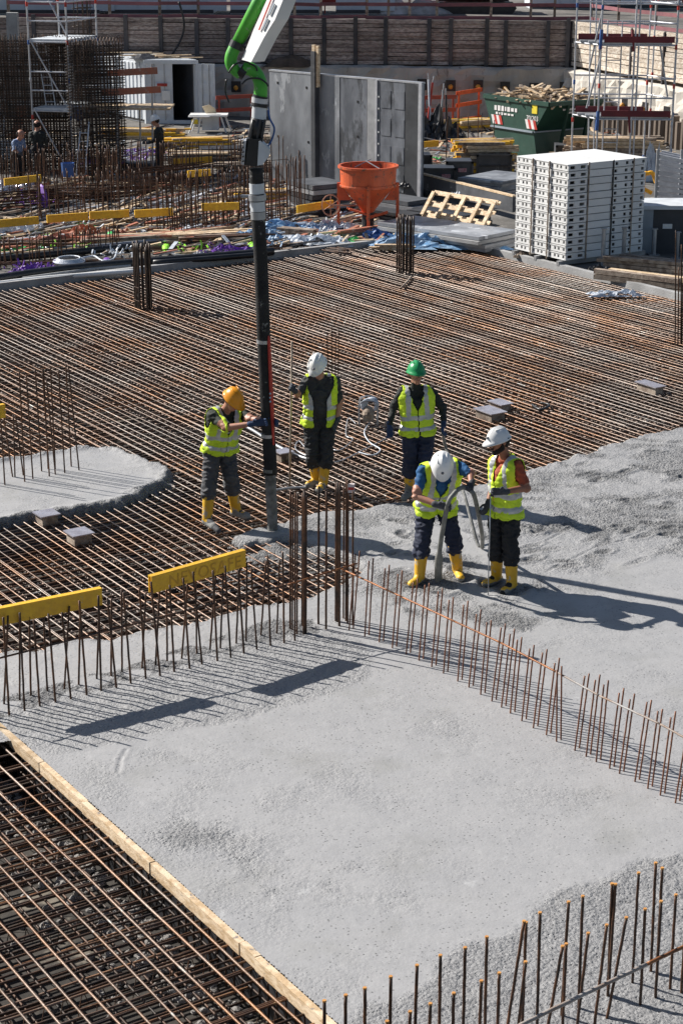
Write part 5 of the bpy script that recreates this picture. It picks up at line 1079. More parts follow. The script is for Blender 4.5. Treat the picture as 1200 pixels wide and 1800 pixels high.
for s_ in (.48, .86): rod("ladder_rail", M_alu, tr_, o + hr_ * s_ + hry * .6 + Z * .0, o + hr_ * s_ + hry * .6 + Z * 4.2, .02)
t2_, o2 = tower("scaffold_tower", "partly seen scaffold bay with a dark red board at the top right corner", 1176, 300, 1.6, 1.1, (4.55,), 6.2, hr_, hry, toe=M_maroon, deck=M_steel)
# timber platform on posts
o = P(172, 305); t = thing("timber_platform", "timber work platform on steel posts with two reddish guard boards, before the container", "work platform", o)
pz = PY(170, 190, o.y).z
for k_ in range(5): a = o + Vector((-.25, k_ * .26 - .1, pz)); board("deck_board", M_wood, t, a, a + Vector((2.35, -.10, 0)), .24, .05)
for x, py0, py1, dy in ((170, 305, 192, 0), (205, 300, 100, -.1), (267, 302, 112, -.1), (246, 290, 192, .9), (190, 290, 192, .9), (208, 305, 200, -.05)): 
    b0 = PY(x, 240, o.y + dy); b0.z = 0; rod("post", M_steel, t, b0, PY(x, py1, b0.y), .027)
for a, b_ in (((172, 241), (206, 248)), ((178, 283), (208, 290)), ((160, 315), (182, 306)), ((182, 306), (212, 312))): rod("tie_tube", M_alu, t, PY(*a, o.y - .03), PY(*b_, o.y - .03), .02)
board("guard_board", M_woodr, t, PY(190, 129, o.y - .14), PY(277, 124, o.y - .14), .03, .18); board("guard_board", M_woodr, t, PY(178, 163, o.y - .14), PY(283, 157, o.y - .14), .03, .18)
# ---------------------------------------------------------------- reinforcement wall
def rebar_wall(label, px0, px1, py_b, py_t, depth=.45, dx=.085, dz=.078, hooks=False, dirx=Xd, extra=0):
    o = P(px0, py_b); L = (px1 - px0) / ppm(py_b); H = PY(px0, py_t, o.y).z; t = thing("rebar_wall", label, "rebar cage", o)
    n_ = int(L / dx); dy = Vector((.12, .99, 0))
    for f_ in ((0, 1) if dz > .2 else (0, .55, 1)):
        for i in range(n_ + 1):
            a = o + dirx * (L * i / n_) + dy * depth * f_; bar("upright", M_wbar if f_ == 0 else M_rebar2, t, a, a + Z * (H + random.uniform(-.04, .12 + extra)) + dirx * random.uniform(-.02, .02), .0145)
        z = .1
        while z < H: a = o + dy * (depth * f_ - .02 + .04 * f_) + Z * z; bar("crossbar", M_wbar, t, a - dirx * .05, a + dirx * (L + .05) + Z * random.uniform(-.02, .02), .0135); z += dz
    if hooks:
        for i in range(n_ + 1): m = MB(); a = o + dirx * (L * i / n_) + Z * H; m.tube([a + dy * (depth / 2 - depth / 2 * math.cos(k_ * .524)) + Z * .22 * math.sin(k_ * .524) for k_ in range(7)], .009, 4); m.build("hook", M_rod, t)
    return t
rebar_wall("dense dark rebar wall cage at the far left behind the scaffold tower", -60, 128, 300, 68, .5)
rebar_wall("second dark rebar wall cage with hooked tops, between scaffold tower and container", 128, 216, 312, 80, .7, hooks=True, dirx=Vector((.96, .28, 0)))
rebar_wall("tall thin column cage rising above the left rebar walls", 142, 166, 290, -20, .4, dx=.12, dz=.25)
m = MB(); a = PY(22, 64, P(20, 280).y); b_ = PY(22, 22, P(20, 280).y); m.beam(a - Z * 1.5, b_, .32, .25, Vector((0, 1, 0))); m.build("concrete_stub", M_kerb, base=a - Z * 1.5, label="pale concrete stub rising behind the top of the left rebar wall", cat="concrete stub")
rows = 0
def field(label, a, b_, n_, h, hv=.12, r=.013, depth=.25, mm=M_rod):
    a = P(*a); b_ = P(*b_); Bs = []
    for i in range(n_):
        for f_ in (0, 1):
            if f_ and random.random() < .3: continue
            p = a.lerp(b_, (i + random.uniform(-.25, .25)) / max(1, n_ - 1)) + Vector((.05, depth, 0)) * f_; q = p + Z * (h + random.uniform(-hv, hv)) + Vector((random.uniform(-.05, .05), random.uniform(-.04, .04), 0)); Bs.append((p - Z * .05, q, r))
    return row(label, Bs, [(a + Z * h * .5, b_ + Z * h * .5, mm)], mat_=mm)
field("rusty starter bars in front of the left scaffold tower", (60, 400), (250, 378), 26, 1.15)
field("starter bars rising before the dark person under the platform", (170, 345), (330, 332), 22, 1.25)
field("dense starter bars left of the pump hose", (255, 412), (438, 386), 28, 1.25)
field("dense starter bars between the pump hose and the orange bucket", (462, 402), (530, 382), 12, 1.45)
field("starter bars at the left edge above the yellow board", (-30, 350), (160, 335), 22, 1.2)
field("sparse taller bars behind the stack of black formwork frames", (300, 335), (440, 322), 14, 1.1)
field("pairs of thin bars right of the grey wall panel", (785, 290), (862, 300), 5, 1.5, .2, depth=.1)
field("low rusty bars poking through the litter at the left edge", (-20, 475), (205, 440), 24, .55, .1)
field("short bars before the light formwork at the left of the hose", (300, 420), (425, 400), 15, .9)
# ---------------------------------------------------------------- litter, stock and timber
def yplank(a, b_, z, label, mm=M_yel, h=.17, t_=.05):
    p, q = P(*a, z), P(*b_, z); t = thing("plank", label, "plank", (p.x, p.y, z - h / 2)); board("board", mm, t, p, q, t_, h)
yplank((-30, 396), (68, 387), .55, "yellow plank over the bars at the far left edge"); yplank((83, 385), (155, 380), .55, "yellow plank over the bars, second from the left"); yplank((158, 379), (227, 375), .55, "yellow plank over the bars, third from the left"); yplank((237, 376), (304, 372), .55, "yellow plank on the bars left of the short gap")
yplank((355, 364), (420, 362), .6, "yellow plank over the bars just left of the pump hose"); yplank((305, 285), (372, 280), .6, "orange plank behind the starter bars beside the dark sacks"); yplank((522, 368), (585, 358), .5, "yellow plank below the grey frames left of the bucket"); yplank((8, 320), (72, 313), .7, "ochre plank on bars behind the white sack at far left"); yplank((330, 306), (370, 303), .6, "short ochre plank behind the starter bars")
yplank((812, 252), (855, 249), .75, "orange plank on the timber stack left of the skip"); yplank((720, 256), (770, 252), .6, "yellow edged dark plank right of the grey panel")
def pile(px, py, lx, ly, n_, lab, name="timber_stack", cat="timber stack", mats_=(M_wood, M_woodg), ang=.2, h=.05, w_=.12, seed=1, jit=.25, zb=0.0):
    rs = random.Random(seed); o = P(px, py) + Z * zb; t = thing(name, lab, cat, o); k_ = max(1, int(ly / w_))
    for i in range(n_):
        L_, c_ = divmod(i, k_); aa = ang + rs.uniform(-jit, jit) * (.3 if L_ < n_ // k_ - 1 else 1); d = Vector((math.cos(aa), math.sin(aa), 0)); s_ = Vector((-d.y, d.x, 0)); c = o + s_ * ((c_ - k_ / 2 + .5) * w_ * 1.08) + Z * (h * (L_ + .6) * 1.08) + d * rs.uniform(-.15, .15) * lx
        l_ = lx * rs.uniform(.75, 1.05); board("board", rs.choice(mats_), t, c - d * l_ / 2, c + d * l_ / 2, w_ * rs.uniform(.8, 1), h * .92)
    return t
pile(848, 305, 1.5, 1.1, 90, "untidy stack of planks topped with yellow ones, left of the skip", mats_=(M_wood, M_woodg, M_woodg, M_yel), ang=.1, h=.085, seed=2)
pile(830, 228, 1.6, .8, 24, "bundle of bright yellow boards behind the plank stack", mats_=(M_ystick, M_yel, M_wood), ang=.3, h=.08, seed=3)
pile(1072, 292, 2.3, 1.5, 100, "wide stack of pale planks under the right scaffold tower", ang=-.1, h=.09, seed=4, jit=.1)
pile(1020, 270, 1.7, 1.0, 30, "loose pale boards between skip and scaffold tower", ang=.4, h=.06, seed=5)
pile(345, 262, 2.2, .9, 45, "heap of split light boards behind the dark person", mats_=(M_wood, M_woodg, M_yel), ang=.1, seed=6)
pile(250, 243, 2.6, .7, 28, "yellowish boards lying in front of the container", mats_=(M_wood, M_yel), ang=.0, seed=7)
pile(355, 287, 2.0, .6, 30, "pile of dark and light boards above the orange plank", ang=.15, seed=8, mats_=(M_wood, M_plyd, M_woodg))
pile(620, 418, 1.1, .3, 9, "small heap of dark reddish boards before the orange bucket", mats_=(M_woodr, M_woodg), ang=.55, seed=9, h=.04)
pile(340, 422, 2.2, .9, 26, "scattered light formwork boards left of the pump hose", mats_=(M_wood, M_wood, M_woodr), ang=.35, seed=10, jit=.6)
pile(240, 430, 2.6, .5, 16, "long weathered boards lying behind the left column cage", mats_=(M_woodg, M_woodr, M_wood), ang=.25, seed=11, jit=.3)
pile(395, 428, 1.8, .6, 24, "dark reddish plank heap right of the left column cage", mats_=(M_woodr, M_woodg, M_rod), ang=.1, seed=12, jit=.3, h=.04)
pile(520, 418, 1.0, .3, 8, "short brown planks beside the pump hose at the mat edge", mats_=(M_woodr, M_woodg), ang=-.5, seed=13)
pile(1010, 300, 1.2, .6, 16, "few boards half hidden behind the white stack", seed=14)
pile(60, 440, 1.6, .6, 22, "brown boards and bars under the far left litter", mats_=(M_woodr, M_rod, M_woodg), ang=.2, seed=15, jit=.3, h=.04)
pile(1130, 500, 2.3, .35, 4, "thick light planks lying beside the kerb at the right edge", ang=-.60, h=.10, w_=.16, seed=16, jit=.04)
pile(1160, 482, 2.2, .6, 8, "weathered planks behind the thick light ones at right", mats_=(M_woodg,), ang=-.55, h=.07, w_=.2, seed=17, jit=.1)
def bundle(px, py, L, ang, n_, lab, mm=M_rod, r=.012, w_=.3, h=.18, seed=1, name="bar_bundle", cat="bar bundle", z=0, tape=None):
    rs = random.Random(seed); o = P(px, py) + Z * z; t = thing(name, lab, cat, o); d = Vector((math.cos(ang), math.sin(ang), 0)); s_ = Vector((-d.y, d.x, 0))
    for i in range(n_): c = o + s_ * rs.uniform(-w_, w_) / 2 + Z * (rs.uniform(.01, h)) + d * rs.uniform(-.2, .2); aa = rs.uniform(-.03, .03); bar("bar", mm, t, c - d * L / 2 + s_ * aa * L, c + d * L / 2 - s_ * aa * L, r)
    if tape:
        for f_ in (-.32, .30): m = MB(); c = o + d * L * f_ + Z * h * .5; m.ball(c, .10, w_ * .55, h * .75, 10, 6, R3=Matrix.Rotation(ang, 3, 'Z')); m.build("tie", tape, t)
    return t
bundle(30, 372, 2.2, .5, 36, "bundle of dark bars with purple tied ends at the left edge", seed=21, tape=M_purple, w_=.6, h=.5)
bundle(120, 355, 2.0, -.1, 30, "dark bar bundle lying behind the yellow planks", seed=22, w_=.5, h=.4)
bundle(210, 352, 1.8, .35, 30, "rusty bar bundle behind the third yellow plank", seed=23, w_=.5, h=.45)
bundle(60, 468, 5, .18, 10, "loose rusty bars with purple ties next to the left kerb", seed=24, w_=.5, h=.1, tape=M_purple)
bundle(100, 425, 4, .2, 16, "bars with green ties among the left litter", seed=25, w_=.5, h=.15, tape=M_gtape)
bundle(370, 440, 3, .12, 18, "brown bars with lime ties right of the left column cage", seed=26, w_=.6, h=.12, tape=M_lime)
bundle(290, 335, 2.6, .7, 30, "slanting rusty bars leaning behind the starter bars", seed=27, w_=.8, h=.7)
bundle(560, 435, 2.0, -.7, 8, "a few thin dark rods lying left of the bucket legs", seed=28, w_=.5, h=.05)
bundle(700, 250, 2.0, .2, 8, "thin rods behind the right side of the grey panel", seed=29)
def pipe(pts, r, mm, label, z=.1, name="pipe", cat="pipe"):
    q = [P(x, y, z) for x, y in pts]; m = MB(); m.tube(q if len(q) < 3 else bez(q, 5), r, 10); return m.build(name, mm, base=(q[0].x, q[0].y, 0), smooth=True, label=label, cat=cat)
pipe([(-40, 495), (120, 472), (320, 455), (480, 442)], .085, M_black, "long black pipe lying just behind the left kerb")
pipe([(-40, 459), (150, 441), (290, 427)], .075, M_black, "second black pipe farther behind the left kerb"); pipe([(270, 462), (400, 452), (460, 447)], .06, M_black, "black pipe between the left column cage and hose")
pipe([(80, 437), (180, 432), (330, 418)], .05, M_steel, "grey pipe lying behind the black pipes")
pipe([(-30, 502), (80, 489), (250, 476)], .05, M_white, "pale strip lying along the left kerb", z=.05, name="batten", cat="strip")
pipe([(40, 490), (160, 474), (230, 468)], .04, M_kerb, "light strip between black pipe and kerb", z=.05, name="batten", cat="strip")
pipe([(-20, 430), (60, 420), (130, 414)], .06, M_film, "bluish white pipe in the far left litter")
m = MB(); cc = P(122, 459, .1)
for k_ in range(4): m.tube([cc + Vector((math.cos(a) * (.32 - k_ * .03), math.sin(a) * (.34 - k_ * .02), .02 * k_)) for a in [i * .4 for i in range(17)]], .018, 6)
m.build("cable_coil", M_film, base=cc - Z * .1, label="coil of pale cable lying behind the left kerb", cat="cable coil", smooth=True)
pipe([(140, 455), (165, 450), (180, 458), (200, 455), (206, 440)], .02, M_film, "loose pale cable right of the cable coil", name="cable", cat="cable")
def rag(px, py, s_, mm, lab, name="plastic_sheet", cat="plastic sheet", h=.5, z=0, seed=1, fx=1.0):
    return crumple(name, P(px, py) + Z * z, s_ * fx, s_ * .6, min(.22, s_ * h) if h < 1 else s_ * h, mm, lab, cat, seed=seed)
for i, (px, py, s_, mm, lab, fx) in enumerate((
    (60, 402, .3, M_film, "white plastic bag under the first gap between yellow planks", 1), (20, 412, .5, M_film, "crumpled white film below the leftmost yellow plank", 1.6), (100, 382, .25, M_film, "white crumpled plastic atop the second yellow plank", 1.4),
    (87, 418, .16, M_lime, "lime green plastic scrap below the second yellow plank", .8), (160, 418, .5, M_woodr, "reddish sheet under the third yellow plank", 1.8), (120, 432, .6, M_woodr, "flat red brown sheet among the left litter", 2.2), (50, 446, .3, M_gtape, "green tape tangle left of the cable coil", 2), (52, 482, .3, M_purple, "purple plastic spacers by the kerb, bottom left pile", 1.4),
    (196, 420, .2, M_film, "white cloth strip hanging near the litter centre", .6), (345, 442, .2, M_lime, "lime tape scrap behind the black pipe", .8), (405, 446, .35, M_purple, "purple plastic scraps left of the pump hose", 1.6), (350, 448, .15, M_white, "small white scrap on the black pipe", 1),
    (455, 426, .5, M_bluefilm, "blue grey film crumpled at the foot of the pump hose", 1.5), (520, 408, .7, M_bluefilm, "blue tinted plastic sheeting left of the orange bucket", 1.6), (580, 404, .5, M_film, "pale plastic sheeting under the hand wheel", 1.4), (690, 418, .6, M_blue, "bright blue tarpaulin under the right bucket leg", 1.5), (760, 432, .8, M_bluefilm, "pale blue film below the panel stack", 1.9),
    (600, 425, .28, M_gtape, "green strap on the reddish boards before the bucket", 2), (622, 398, .14, M_film, "pale pink bottle beside the bucket leg", .6), (545, 430, .5, M_film, "whitish dusty sheet at the back kerb", 1.8), (30, 335, .55, M_foil, "pale dusty sack at the left edge behind the bars", 1.3),
    (180, 290, .5, M_purple, "purple plastic spacers beneath the timber platform", 1.2), (255, 272, .4, M_purple, "purple plastic pieces left of the dark person", 1.6), (370, 262, .2, M_gtape, "green strap right of the board heap", 1.3), (520, 390, .2, M_film, "white scrap by the starter bars near the hose", 1), (150, 400, .2, M_gtape, "green scrap between yellow planks", 1),
    (1050, 478, .25, M_black, "dark chain heap at the foot of the steel prop", 1), (918, 452, .2, M_woodg, "brown rope coil at the left corner of the skid", 1), (765, 282, .2, M_gtape, "bright green strap right of the grey panel", 1.6), (1085, 520, .25, M_film, "scraps on the pale kerb strip at right", 2), (820, 282, .16, M_gtape, "green strap on the black crates", 1.5),
    (690, 300, .45, M_dark, "dark jacket heap beside the grey panel foot", 1), (715, 352, .3, M_black, "black bundled cloth beside the pallet", .9), (800, 372, .26, M_film, "white striped sack leaning on the pallet", .7))):
    rag(px, py, s_, mm, lab, seed=i * 3.3, fx=fx, h=.45, z=.35 if "pallet" in lab else 0)
# small loose rubble along the back kerb
mm_ = MB()
for _ in range(500):
    u_ = 33.3 + abs(random.gauss(0, .9)); v_ = random.uniform(10.5, 23.8); b_ = pebble_mesh(0); s_ = random.uniform(.02, .07); mm_.add([Vector(x) * s_ + UV(u_, v_, .01) for x in b_.v], b_.f, 0)
for _ in range(420):
    p = P(random.uniform(-20, 700), random.uniform(300, 440)); an = random.uniform(0, 3.1); d = Vector((math.cos(an), math.sin(an), random.uniform(-.1, .5))) * random.uniform(.06, .35); mm_.beam(p + Z * .05, p + d + Z * .08, random.uniform(.02, .08), .02, mi=random.choice((1, 1, 2, 3, 4)))
mm_.build("rubble", [M_stone, M_wood, M_woodr, M_film, M_dark], kind="stuff")
# black formwork frames left of the bucket
def stack(px, py, lx, ly, h, n_, lab, mats_, ang, name="panel_stack", cat="panel stack", part="panel", jit=.03, gap=.15, over=.04):
    rs = random.Random(px); o = P(px, py); t = thing(name, lab, cat, o); d = Vector((math.cos(ang), math.sin(ang), 0)); s_ = Vector((-d.y, d.x, 0)); th = h / n_
    for i in range(n_): m = MB(); c = o + Z * (th * (i + .5)) + d * rs.uniform(-over, over) + s_ * rs.uniform(-over, over); e = rs.uniform(-jit, jit); d_ = (d + s_ * e).normalized(); m.obox(c, d_ * lx / 2, Vector((-d_.y, d_.x, 0)) * ly / 2, Z * th * (1 - gap) / 2); m.build(part, mats_[i % len(mats_)], t)
    return t
aV = math.atan2(V.y, V.x); aU = math.atan2(-U.y, -U.x)
stack(560, 372, 1.2, 1.0, .75, 6, "dark formwork frames stacked left of the orange bucket", (M_dark, M_steel, M_plyd), aU)
stack(790, 424, 2.9, 1.3, .34, 4, "low stack of grey formwork panels below the wooden pallet", (M_greyp, M_steel, M_kerb), aU + .25, over=.1)
stack(872, 352, 1.7, 1.3, .62, 9, "neat stack of thin grey sheets left of the white stack", (M_greyp, M_steel, M_greyp), aV + .35)
stack(700, 392, 1.6, .5, .3, 4, "grey steel beams lying right of the orange bucket", (M_steel, M_dark), aU + .2, over=.2)
stack(250, 300, .9, .6, .25, 3, "low dark crates under the timber platform", (M_plyd,), 0)
stack(395, 276, 1.4, .8, .3, 3, "dark flat panels right of the board heap", (M_dark, M_steel), .2)
def crate(px, py, w_, h, lab, dpt=.8, mm=M_gend, plate=None, name="steel_crate", cat="crate", dx=Xd):
    o = P(px, py); t = thing(name, lab, cat, o); m = MB(); m.obox(o + Vector((w_ / 2, dpt / 2, h / 2)), Vector((w_ / 2 - .04, 0, 0)), Vector((0, dpt / 2 - .03, 0)), Z * (h / 2 - .01)); m.build("box", mm, t)
    m = MB()
    for a in (0, 1): m.box(o + Vector((.03 + a * (w_ - .06), 0, h / 2)), .06, .05, h)
    m.box(o + Vector((w_ / 2, 0, h - .03)), w_, .05, .06); m.box(o + Vector((w_ / 2, 0, .05)), w_, .05, .08); m.box(o + Vector((w_ / 2, .0, h * .5)), w_, .04, .04); m.build("frame", M_dark, t)
    if plate: m = MB(); m.box(o + Vector((w_ * plate, -.03, h * .72)), .22, .01, .10); m.build("name_plate", mat_plate, t)
mat_plate = mat("plate_red", (.32, .06, .08), (.5, .35, .35), 20, .6)
crate(742, 345, .85, .72, "lower left black steel crate with a red plate right of the grey panel", plate=.7); crate(782, 338, .72, .80, "right black steel crate with a red plate near the grey sheets", plate=.6)
crate(836, 312, .98, .62, "dark mottled panel box behind the grey sheet stack", mm=M_plyd); crate(975, 290, 1.2, .56, "dark flat box standing behind the white stack", mm=M_plyd); crate(962, 296, .24, .45, "small light wooden box left of the dark flat box", mm=M_wood, dpt=.2)
# long dark beams behind the pallet
for i, (a, b_, h, mm, lab) in enumerate((((722, 340), (902, 388), .36, M_plyd, "long black formwork beam behind the wooden pallet"),)):
    p, q = P(*a), P(*b_); t = thing("formwork_beam", lab, "beam", p); board("web", mm, t, p + Z * .38, q + Z * .38, .08, h); board("top_chord", M_wood, t, p + Z * (.40 + h / 2), q + Z * (.40 + h / 2), .1, .04)
# wooden pallet
a, b_ = P(748, 400), P(890, 426); t = thing("wooden_pallet", "light wooden pallet tipped on edge on the grey panel stack", "pallet", a); d = (b_ - a).normalized(); n_ = Vector((d.y, -d.x, 0)); L = 2.05; upv = (Z * .8 - n_ * .6).normalized(); base = a + Z * .32 + n_ * .1
for k_, zz in enumerate((0, .28, .58)): board("slat", M_wood, t, base + upv * zz, base + upv * zz + d * L, .025, .11, upv)
for f_ in (.02, .27, .52, .77, .98): q = base + d * L * f_ + n_ * .07; board("stringer", M_wood, t, q, q + upv * .62, .10, .04, n_)
for k_, zz in enumerate((.04, .3, .55)): board("slat", M_wood, t, base + upv * zz + n_ * -.1, base + upv * zz + d * L - n_ * .1, .02, .09, upv)
# table saw
o = P(368, 232); t = thing("table_saw", "white table saw with splayed legs in front of the container", "table saw", o + Vector((0, 0, 0)))
hz_ = PY(368, 202, o.y).z; m = MB(); m.box(o + Z * hz_, 1.25, .7, .06); m.box(o + Vector((-.3, 0, hz_ - .02)), .7, .9, .03); m.build("table", M_white, t)
m = MB(); m.box(o + Vector((.05, 0, hz_ * .55)), .55, .4, hz_ * .8); m.build("housing", M_lightgrey, t)
for x, y in ((-.55, -.3), (-.3, -.35), (.5, -.3), (.62, .3), (-.5, .3)): rod("leg", M_white, t, o + Vector((x * 1.15, y, 0)), o + Vector((x * .8, y * .8, hz_)), .03)
m = MB(); m.prism(o + Vector((-.1, 0, hz_ + .05)), Xd, Z, Vector((0, .05, 0)), [(0, 0), (.35, 0), (.3, .16), (.12, .28), (-.12, .22)]); m.build("blade_guard", mat("guard_cream", (.75, .62, .42)), t); m = MB(); m.box(o + Vector((-.45, -.2, hz_ - .2)), .2, .1, .14); m.build("switch_box", M_ystick, t)
# red barriers
def barrier(a, b_, h, lab, mm=M_red, rails=(1.0, .55), posts=2, slope=0):
    p, q = P(*a), P(*b_); t = thing("red_barrier", lab, "barrier", p)
    for i in range(posts): c = p.lerp(q, i / (posts - 1)); board("post", mm, t, c, c + Z * h, .07, .05, Vector((0, 1, 0)))
    for r_ in rails: board("rail", mm, t, p + Z * h * r_ - Vector((.1, .04, 0)), q + Z * h * r_ + Vector((.1, -.04, 0)), .03, .13)
barrier((386, 222), (442, 218), .95, "red and timber barrier left of the boom elbow", mat("barrier_red", (.42, .07, .04), (.3, .06, .04)), posts=2)
barrier((745, 228), (795, 226), 1.05, "orange red barrier with the sunlit boards, right of the grey panel", bpy.data.materials["barrier_red"], rails=(1, .6, .2)); MO = mat("frame_orange", (.75, .13, .04)); barrier((805, 222), (840, 214), 1.15, "bright orange steel barrier frame before the anchor pockets", MO, rails=(.95, .6, .15))
# tool heap right of grey panel
crumple("tool_heap", P(765, 245), .9, .7, .8, M_dark, "tangled heap of dark props and tools right of the grey panel", "tool heap", seed=40)
for i, (px, py, dx, dz, mm, lab) in enumerate(((748, 240, .2, 1.7, M_red, "red and white pole leaning out of the tool heap"), (757, 240, -.1, 1.8, M_film, "pale pole leaning out of the tool heap"), (772, 242, .1, 1.5, M_steel, "steel prop standing in the tool heap"), (785, 246, -.05, 1.4, M_dark, "dark prop at the right of the tool heap"))):
    q = P(px, py); t = thing("prop", lab, "prop", q); rod("tube", mm, t, q, q + Vector((dx, .1, dz)), .035); rod("inner_tube", M_steel, t, q + Vector((dx, .1, dz)), q + Vector((dx * 1.2, .12, dz + .2)), .02)
# props standing before the white stack
for px, py, yt, lab in ((1058, 468, 402, "short steel post standing before the white stack"), (1094, 465, 400, "steel post at the right front of the white stack"), (1148, 448, 402, "steel post beside the grey cabinet"), (1188, 455, 408, "steel post at the far right by the cabinet")):
    q = P(px, py); t = thing("steel_prop", lab, "steel post", q); zz = PY(px, yt, q.y).z; rod("tube", M_steel, t, q, q + Z * zz, .045); m = MB(); m.box(q + Z * .01, .22, .22, .02); m.build("foot_plate", M_steel, t); m = MB(); m.box(q + Z * zz, .12, .12, .015); m.build("head_plate", M_steel, t)
# rack of aluminium beams, generator cabinet, yellow frames
o = P(1150, 368); t = thing("beam_rack", "rack of stacked silver formwork beams at the right edge", "beam rack", o)
for x in (0, .58, 1.15): rod("upright", M_steel, t, o + Vector((x, 0, 0)), o + Vector((x, 0, 1.45)), .04)
for k_ in range(10):
    for j in range(3): a = o + Vector((.02 + j * .1, .1 + j * .35, .12 + k_ * .13)); board("beam", M_alu, t, a, a + Vector((1.5, -.45, -.1 - .02 * k_)), .08, .085)
rag(1143, 318, .34, M_film, "white sheet draped on the beam rack end", seed=77, h=2.6)
o = P(1124, 446); t = thing("grey_cabinet", "blue grey generator cabinet with pale lid right of the white stack", "cabinet", o); w_, h = 1.4, .95
m = MB(); m.box(o + Vector((.12, .5, h / 2)), .24, 1.0, h); m.build("end_panel", M_gen, t); m = MB(); m.box(o + Vector((.24 + w_ / 2, .5, h / 2)), w_, 1.0, h); m.build("body", M_gend, t); m = MB(); m.box(o + Vector((w_ / 2 + .1, .5, h + .04)), w_ + .45, 1.12, .08); m.build("lid", M_lightgrey, t); m = MB(); m.box(o + Vector((.55, -.01, h * .62)), .2, .02, .1); m.build("label_plate", M_white, t)
stack(1185, 428, .9, .8, .42, 4, "white slotted panels lying before the grey cabinet", (M_white, M_dark), .1)
MYO = mat("prop_yellow", (.85, .42, .02), None, 3, .4)
for px, py, wx, hz2, lab in ((1128, 358, .22, .75, "yellow prop heads right of the white stack"), (1180, 362, .5, .42, "yellow angled frame at the right edge above the cabinet")):
    q = P(px, py); m = MB(); m.tube(bez([q, q + Z * hz2 * .9, q + Vector((.1, 0, hz2)), q + Vector((wx, 0, hz2)), q + Vector((wx + .1, 0, hz2 * .7))], 4), .055, 8); m.tube([q + Z * hz2 * .5, q + Vector((wx, 0, hz2 * .35))], .05, 8); m.build("yellow_frame", MYO, base=q, label=lab, cat="yellow frame")
# ---------------------------------------------------------------- background people
def stand(px, py, h_, label, shirt, tr, helm, F_, lean=0, sleeve='long', group=None, skin='skin', vest=False):
    g_ = P(px, py); f = Vector(F_).normalized(); r_ = Vector((f.y, -f.x, 0)); s_ = h_ / 1.8
    def q(l, fw, z): return g_ + r_ * l * s_ + f * fw * s_ + Z * z * s_
    D = dict(head=q(0, .06 + lean, 1.62), neck=q(0, lean * .8, 1.46), pel=q(0, 0, .98), shR=q(.19, lean * .7, 1.40), shL=q(-.19, lean * .7, 1.40), elR=q(.24, lean * .6 + .05, 1.13), elL=q(-.24, lean * .6 + .05, 1.13), wrR=q(.20, .25 + lean * .5, 1.02), wrL=q(-.18, .28 + lean * .5, 1.05), haR=q(.18, .33 + lean * .5, 1.01), haL=q(-.14, .36 + lean * .5, 1.05),
             hipR=q(.09, 0, .92), hipL=q(-.09, 0, .92), knR=q(.11, .04, .52), knL=q(-.11, .06, .52), anR=q(.12, 0, .09), anL=q(-.12, 0, .09), toeR=q(.13, .17, .03), toeL=q(-.13, .17, .03))
    person(label, D, skin=skin, shirt=shirt, trouser=tr, helm=helm, gl=PM['glove_grey'], F_=F_, sleeve=sleeve, vest=vest, vox=.014, bootm=PM['dark'], head_f=f - Z * .3, head_up=Z)
stand(284, 318, 1.78, "person in white helmet and dark clothes standing under the timber platform", S_blk, T_blk, H_wh, (-1, .1, 0), lean=.06)
SP = mat("shirt_checked", (.03, .09, .25), (.35, .4, .5), 22, .8)
stand(32, 322, 1.45, "person in a blue checked shirt bending at the far left edge", SP, T_blk, None, (.6, -.4, 0), lean=.2, sleeve='short')
stand(70, 318, 1.65, "person dressed in black seen from behind near the left scaffold", S_blk, T_blk, None, (.2, 1, 0))
m = MB(); p = P(8, 300); 
m = MB(); m.box(p + Vector((.15, .3, .55)), .5, .5, .5); m.build("water_tank", M_film, base=p, label="pale blue plastic tank at the left edge behind the checked shirt", cat="tank")
m = MB(); p = P(122, 345); m.lathe(p, [(.01, .5), (.15, .5), (.17, .85), (.155, .85), (.14, .55), (.01, .55)], 16); m.build("bucket", M_blue, base=p, label="blue bucket hanging among the bars by the left scaffold", cat="bucket")
# black cable down the pit wall
q = on_wall(322) + nw * .12; m = MB(); m.tube(bez([on_wall(318) + nw * .15 + Z * 3.9, on_wall(326) + nw * .15 + Z * 3.2, on_wall(320) + nw * .2 + Z * 2.6, on_wall(300) + nw * .6 + Z * 1.9], 6), .04, 6); m.build("cable", M_black, base=q + Z * 2, label="black cable hanging down the plank wall above the container", cat="cable", smooth=True)
# ---------------------------------------------------------------- more stock and litter that fills the back of the pit
rsL = random.Random(99)
kinds_ = [("board offcut", "board_offcut", M_wood, "pale"), ("board offcut", "board_offcut", M_woodg, "weathered"), ("board offcut", "board_offcut", M_woodr, "reddish"), ("steel bar", "steel_bar", M_dark, "black"), ("steel bar", "steel_bar", M_steel, "silvery")]
mm_ = MB()
for _ in range(1500):
    px = rsL.uniform(-20, 620); py = rsL.choice((rsL.uniform(225, 445), rsL.uniform(330, 450))); p = P(px, py); u_, v_ = toUV(p)
    if u_ < 33.4: continue
    an = rsL.gauss(.15, .6); L_ = rsL.uniform(.15, 1.1); d = Vector((math.cos(an), math.sin(an), rsL.uniform(-.05, .18))) * L_
    mm_.beam(p + Z * .04, p + d + Z * .07, rsL.uniform(.02, .10), rsL.uniform(.015, .05), mi=rsL.choice((0, 0, 1, 2, 3, 3, 4, 5)))
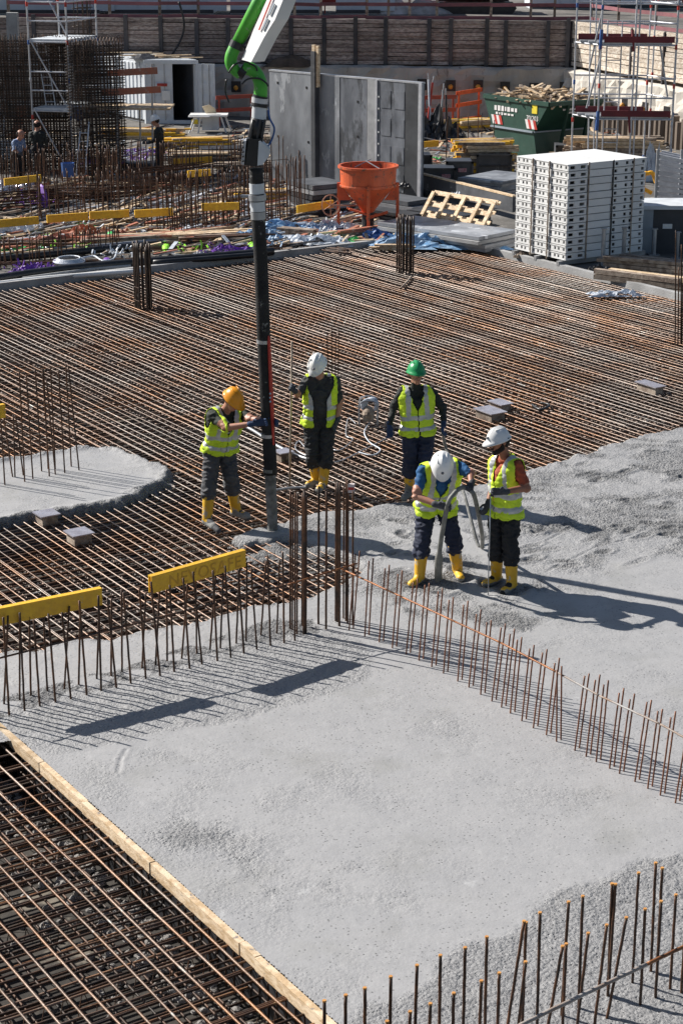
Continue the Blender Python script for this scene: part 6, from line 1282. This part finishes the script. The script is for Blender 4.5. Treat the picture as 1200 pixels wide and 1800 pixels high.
for _ in range(350):
    px = rsL.uniform(700, 1190); py = rsL.uniform(225, 300); p = P(px, py); an = rsL.uniform(0, 3.1); L_ = rsL.uniform(.15, .8); d = Vector((math.cos(an), math.sin(an), rsL.uniform(-.05, .15))) * L_
    mm_.beam(p + Z * .04, p + d + Z * .07, rsL.uniform(.03, .10), rsL.uniform(.015, .05), mi=rsL.choice((0, 1, 2, 3, 4)))
mm_.build("timber_litter", [M_wood, M_woodg, M_woodr, M_dark, M_steel, M_film], kind="stuff")
# tufts of tie wire and small plastic spacers
sp_ = MB()
for cx_, cy_, n_, mi in ((40, 360, 40, 0), (70, 480, 40, 0), (230, 282, 60, 0), (390, 448, 30, 0), (30, 440, 26, 2), (130, 440, 20, 1), (345, 444, 12, 1), (480, 432, 30, 3), (100, 395, 30, 2), (200, 452, 26, 2), (560, 412, 40, 2)):
    for _ in range(n_):
        p = P(cx_ + rsL.gauss(0, 22), cy_ + rsL.gauss(0, 5)); 
        if toUV(p)[0] < 33.3: continue
        a = Vector((rsL.uniform(-1, 1), rsL.uniform(-1, 1), rsL.uniform(-.3, 1))).normalized() * rsL.uniform(.05, .14); sp_.beam(p + Z * .1, p + Z * .12 + a, .03, .02, mi=mi)
sp_.build("plastic_spacers", [M_purple, M_lime, M_film, M_bluefilm], kind="stuff")

stack(700, 372, 1.5, .8, .35, 3, "dark panels half hidden between orange bucket and pallet", (M_plyd, M_steel), aU + .2, over=.1)
stack(790, 392, 1.6, .9, .30, 3, "dark steel frames lying behind the tipped pallet", (M_dark, M_plyd), aU + .3, over=.12)
stack(832, 425, 1.5, .5, .22, 2, "grey timber faced panels at the right end of the low stack", (M_woodg, M_steel), aU + .25, over=.08)
crate(700, 322, .9, .75, "black crate just right of the grey wall panel foot", mm=M_black)
pile(900, 322, 1.1, .5, 14, "few boards between the grey sheets and the skip", seed=31, ang=.1)
pile(690, 440, .9, .2, 4, "short boards on the kerb before the right column cage", seed=32, ang=-.2, h=.03)
pile(460, 352, 1.6, .6, 24, "light boards behind the bars right of the pump hose", seed=33, ang=.1, mats_=(M_wood, M_woodg, M_yel))
pile(430, 300, 1.6, .6, 20, "dark boards and bars behind the pump hose coupling", seed=34, ang=-.1, mats_=(M_dark, M_woodg, M_wood))
pile(470, 250, 1.2, .5, 16, "boards by the left end of the grey wall panel", seed=35, ang=.1)
field("dense short rusty bars before the left rebar wall", (0, 335), (215, 328), 30, .9)
field("bars left of the grey wall panel foot", (405, 330), (520, 322), 12, 1.3)
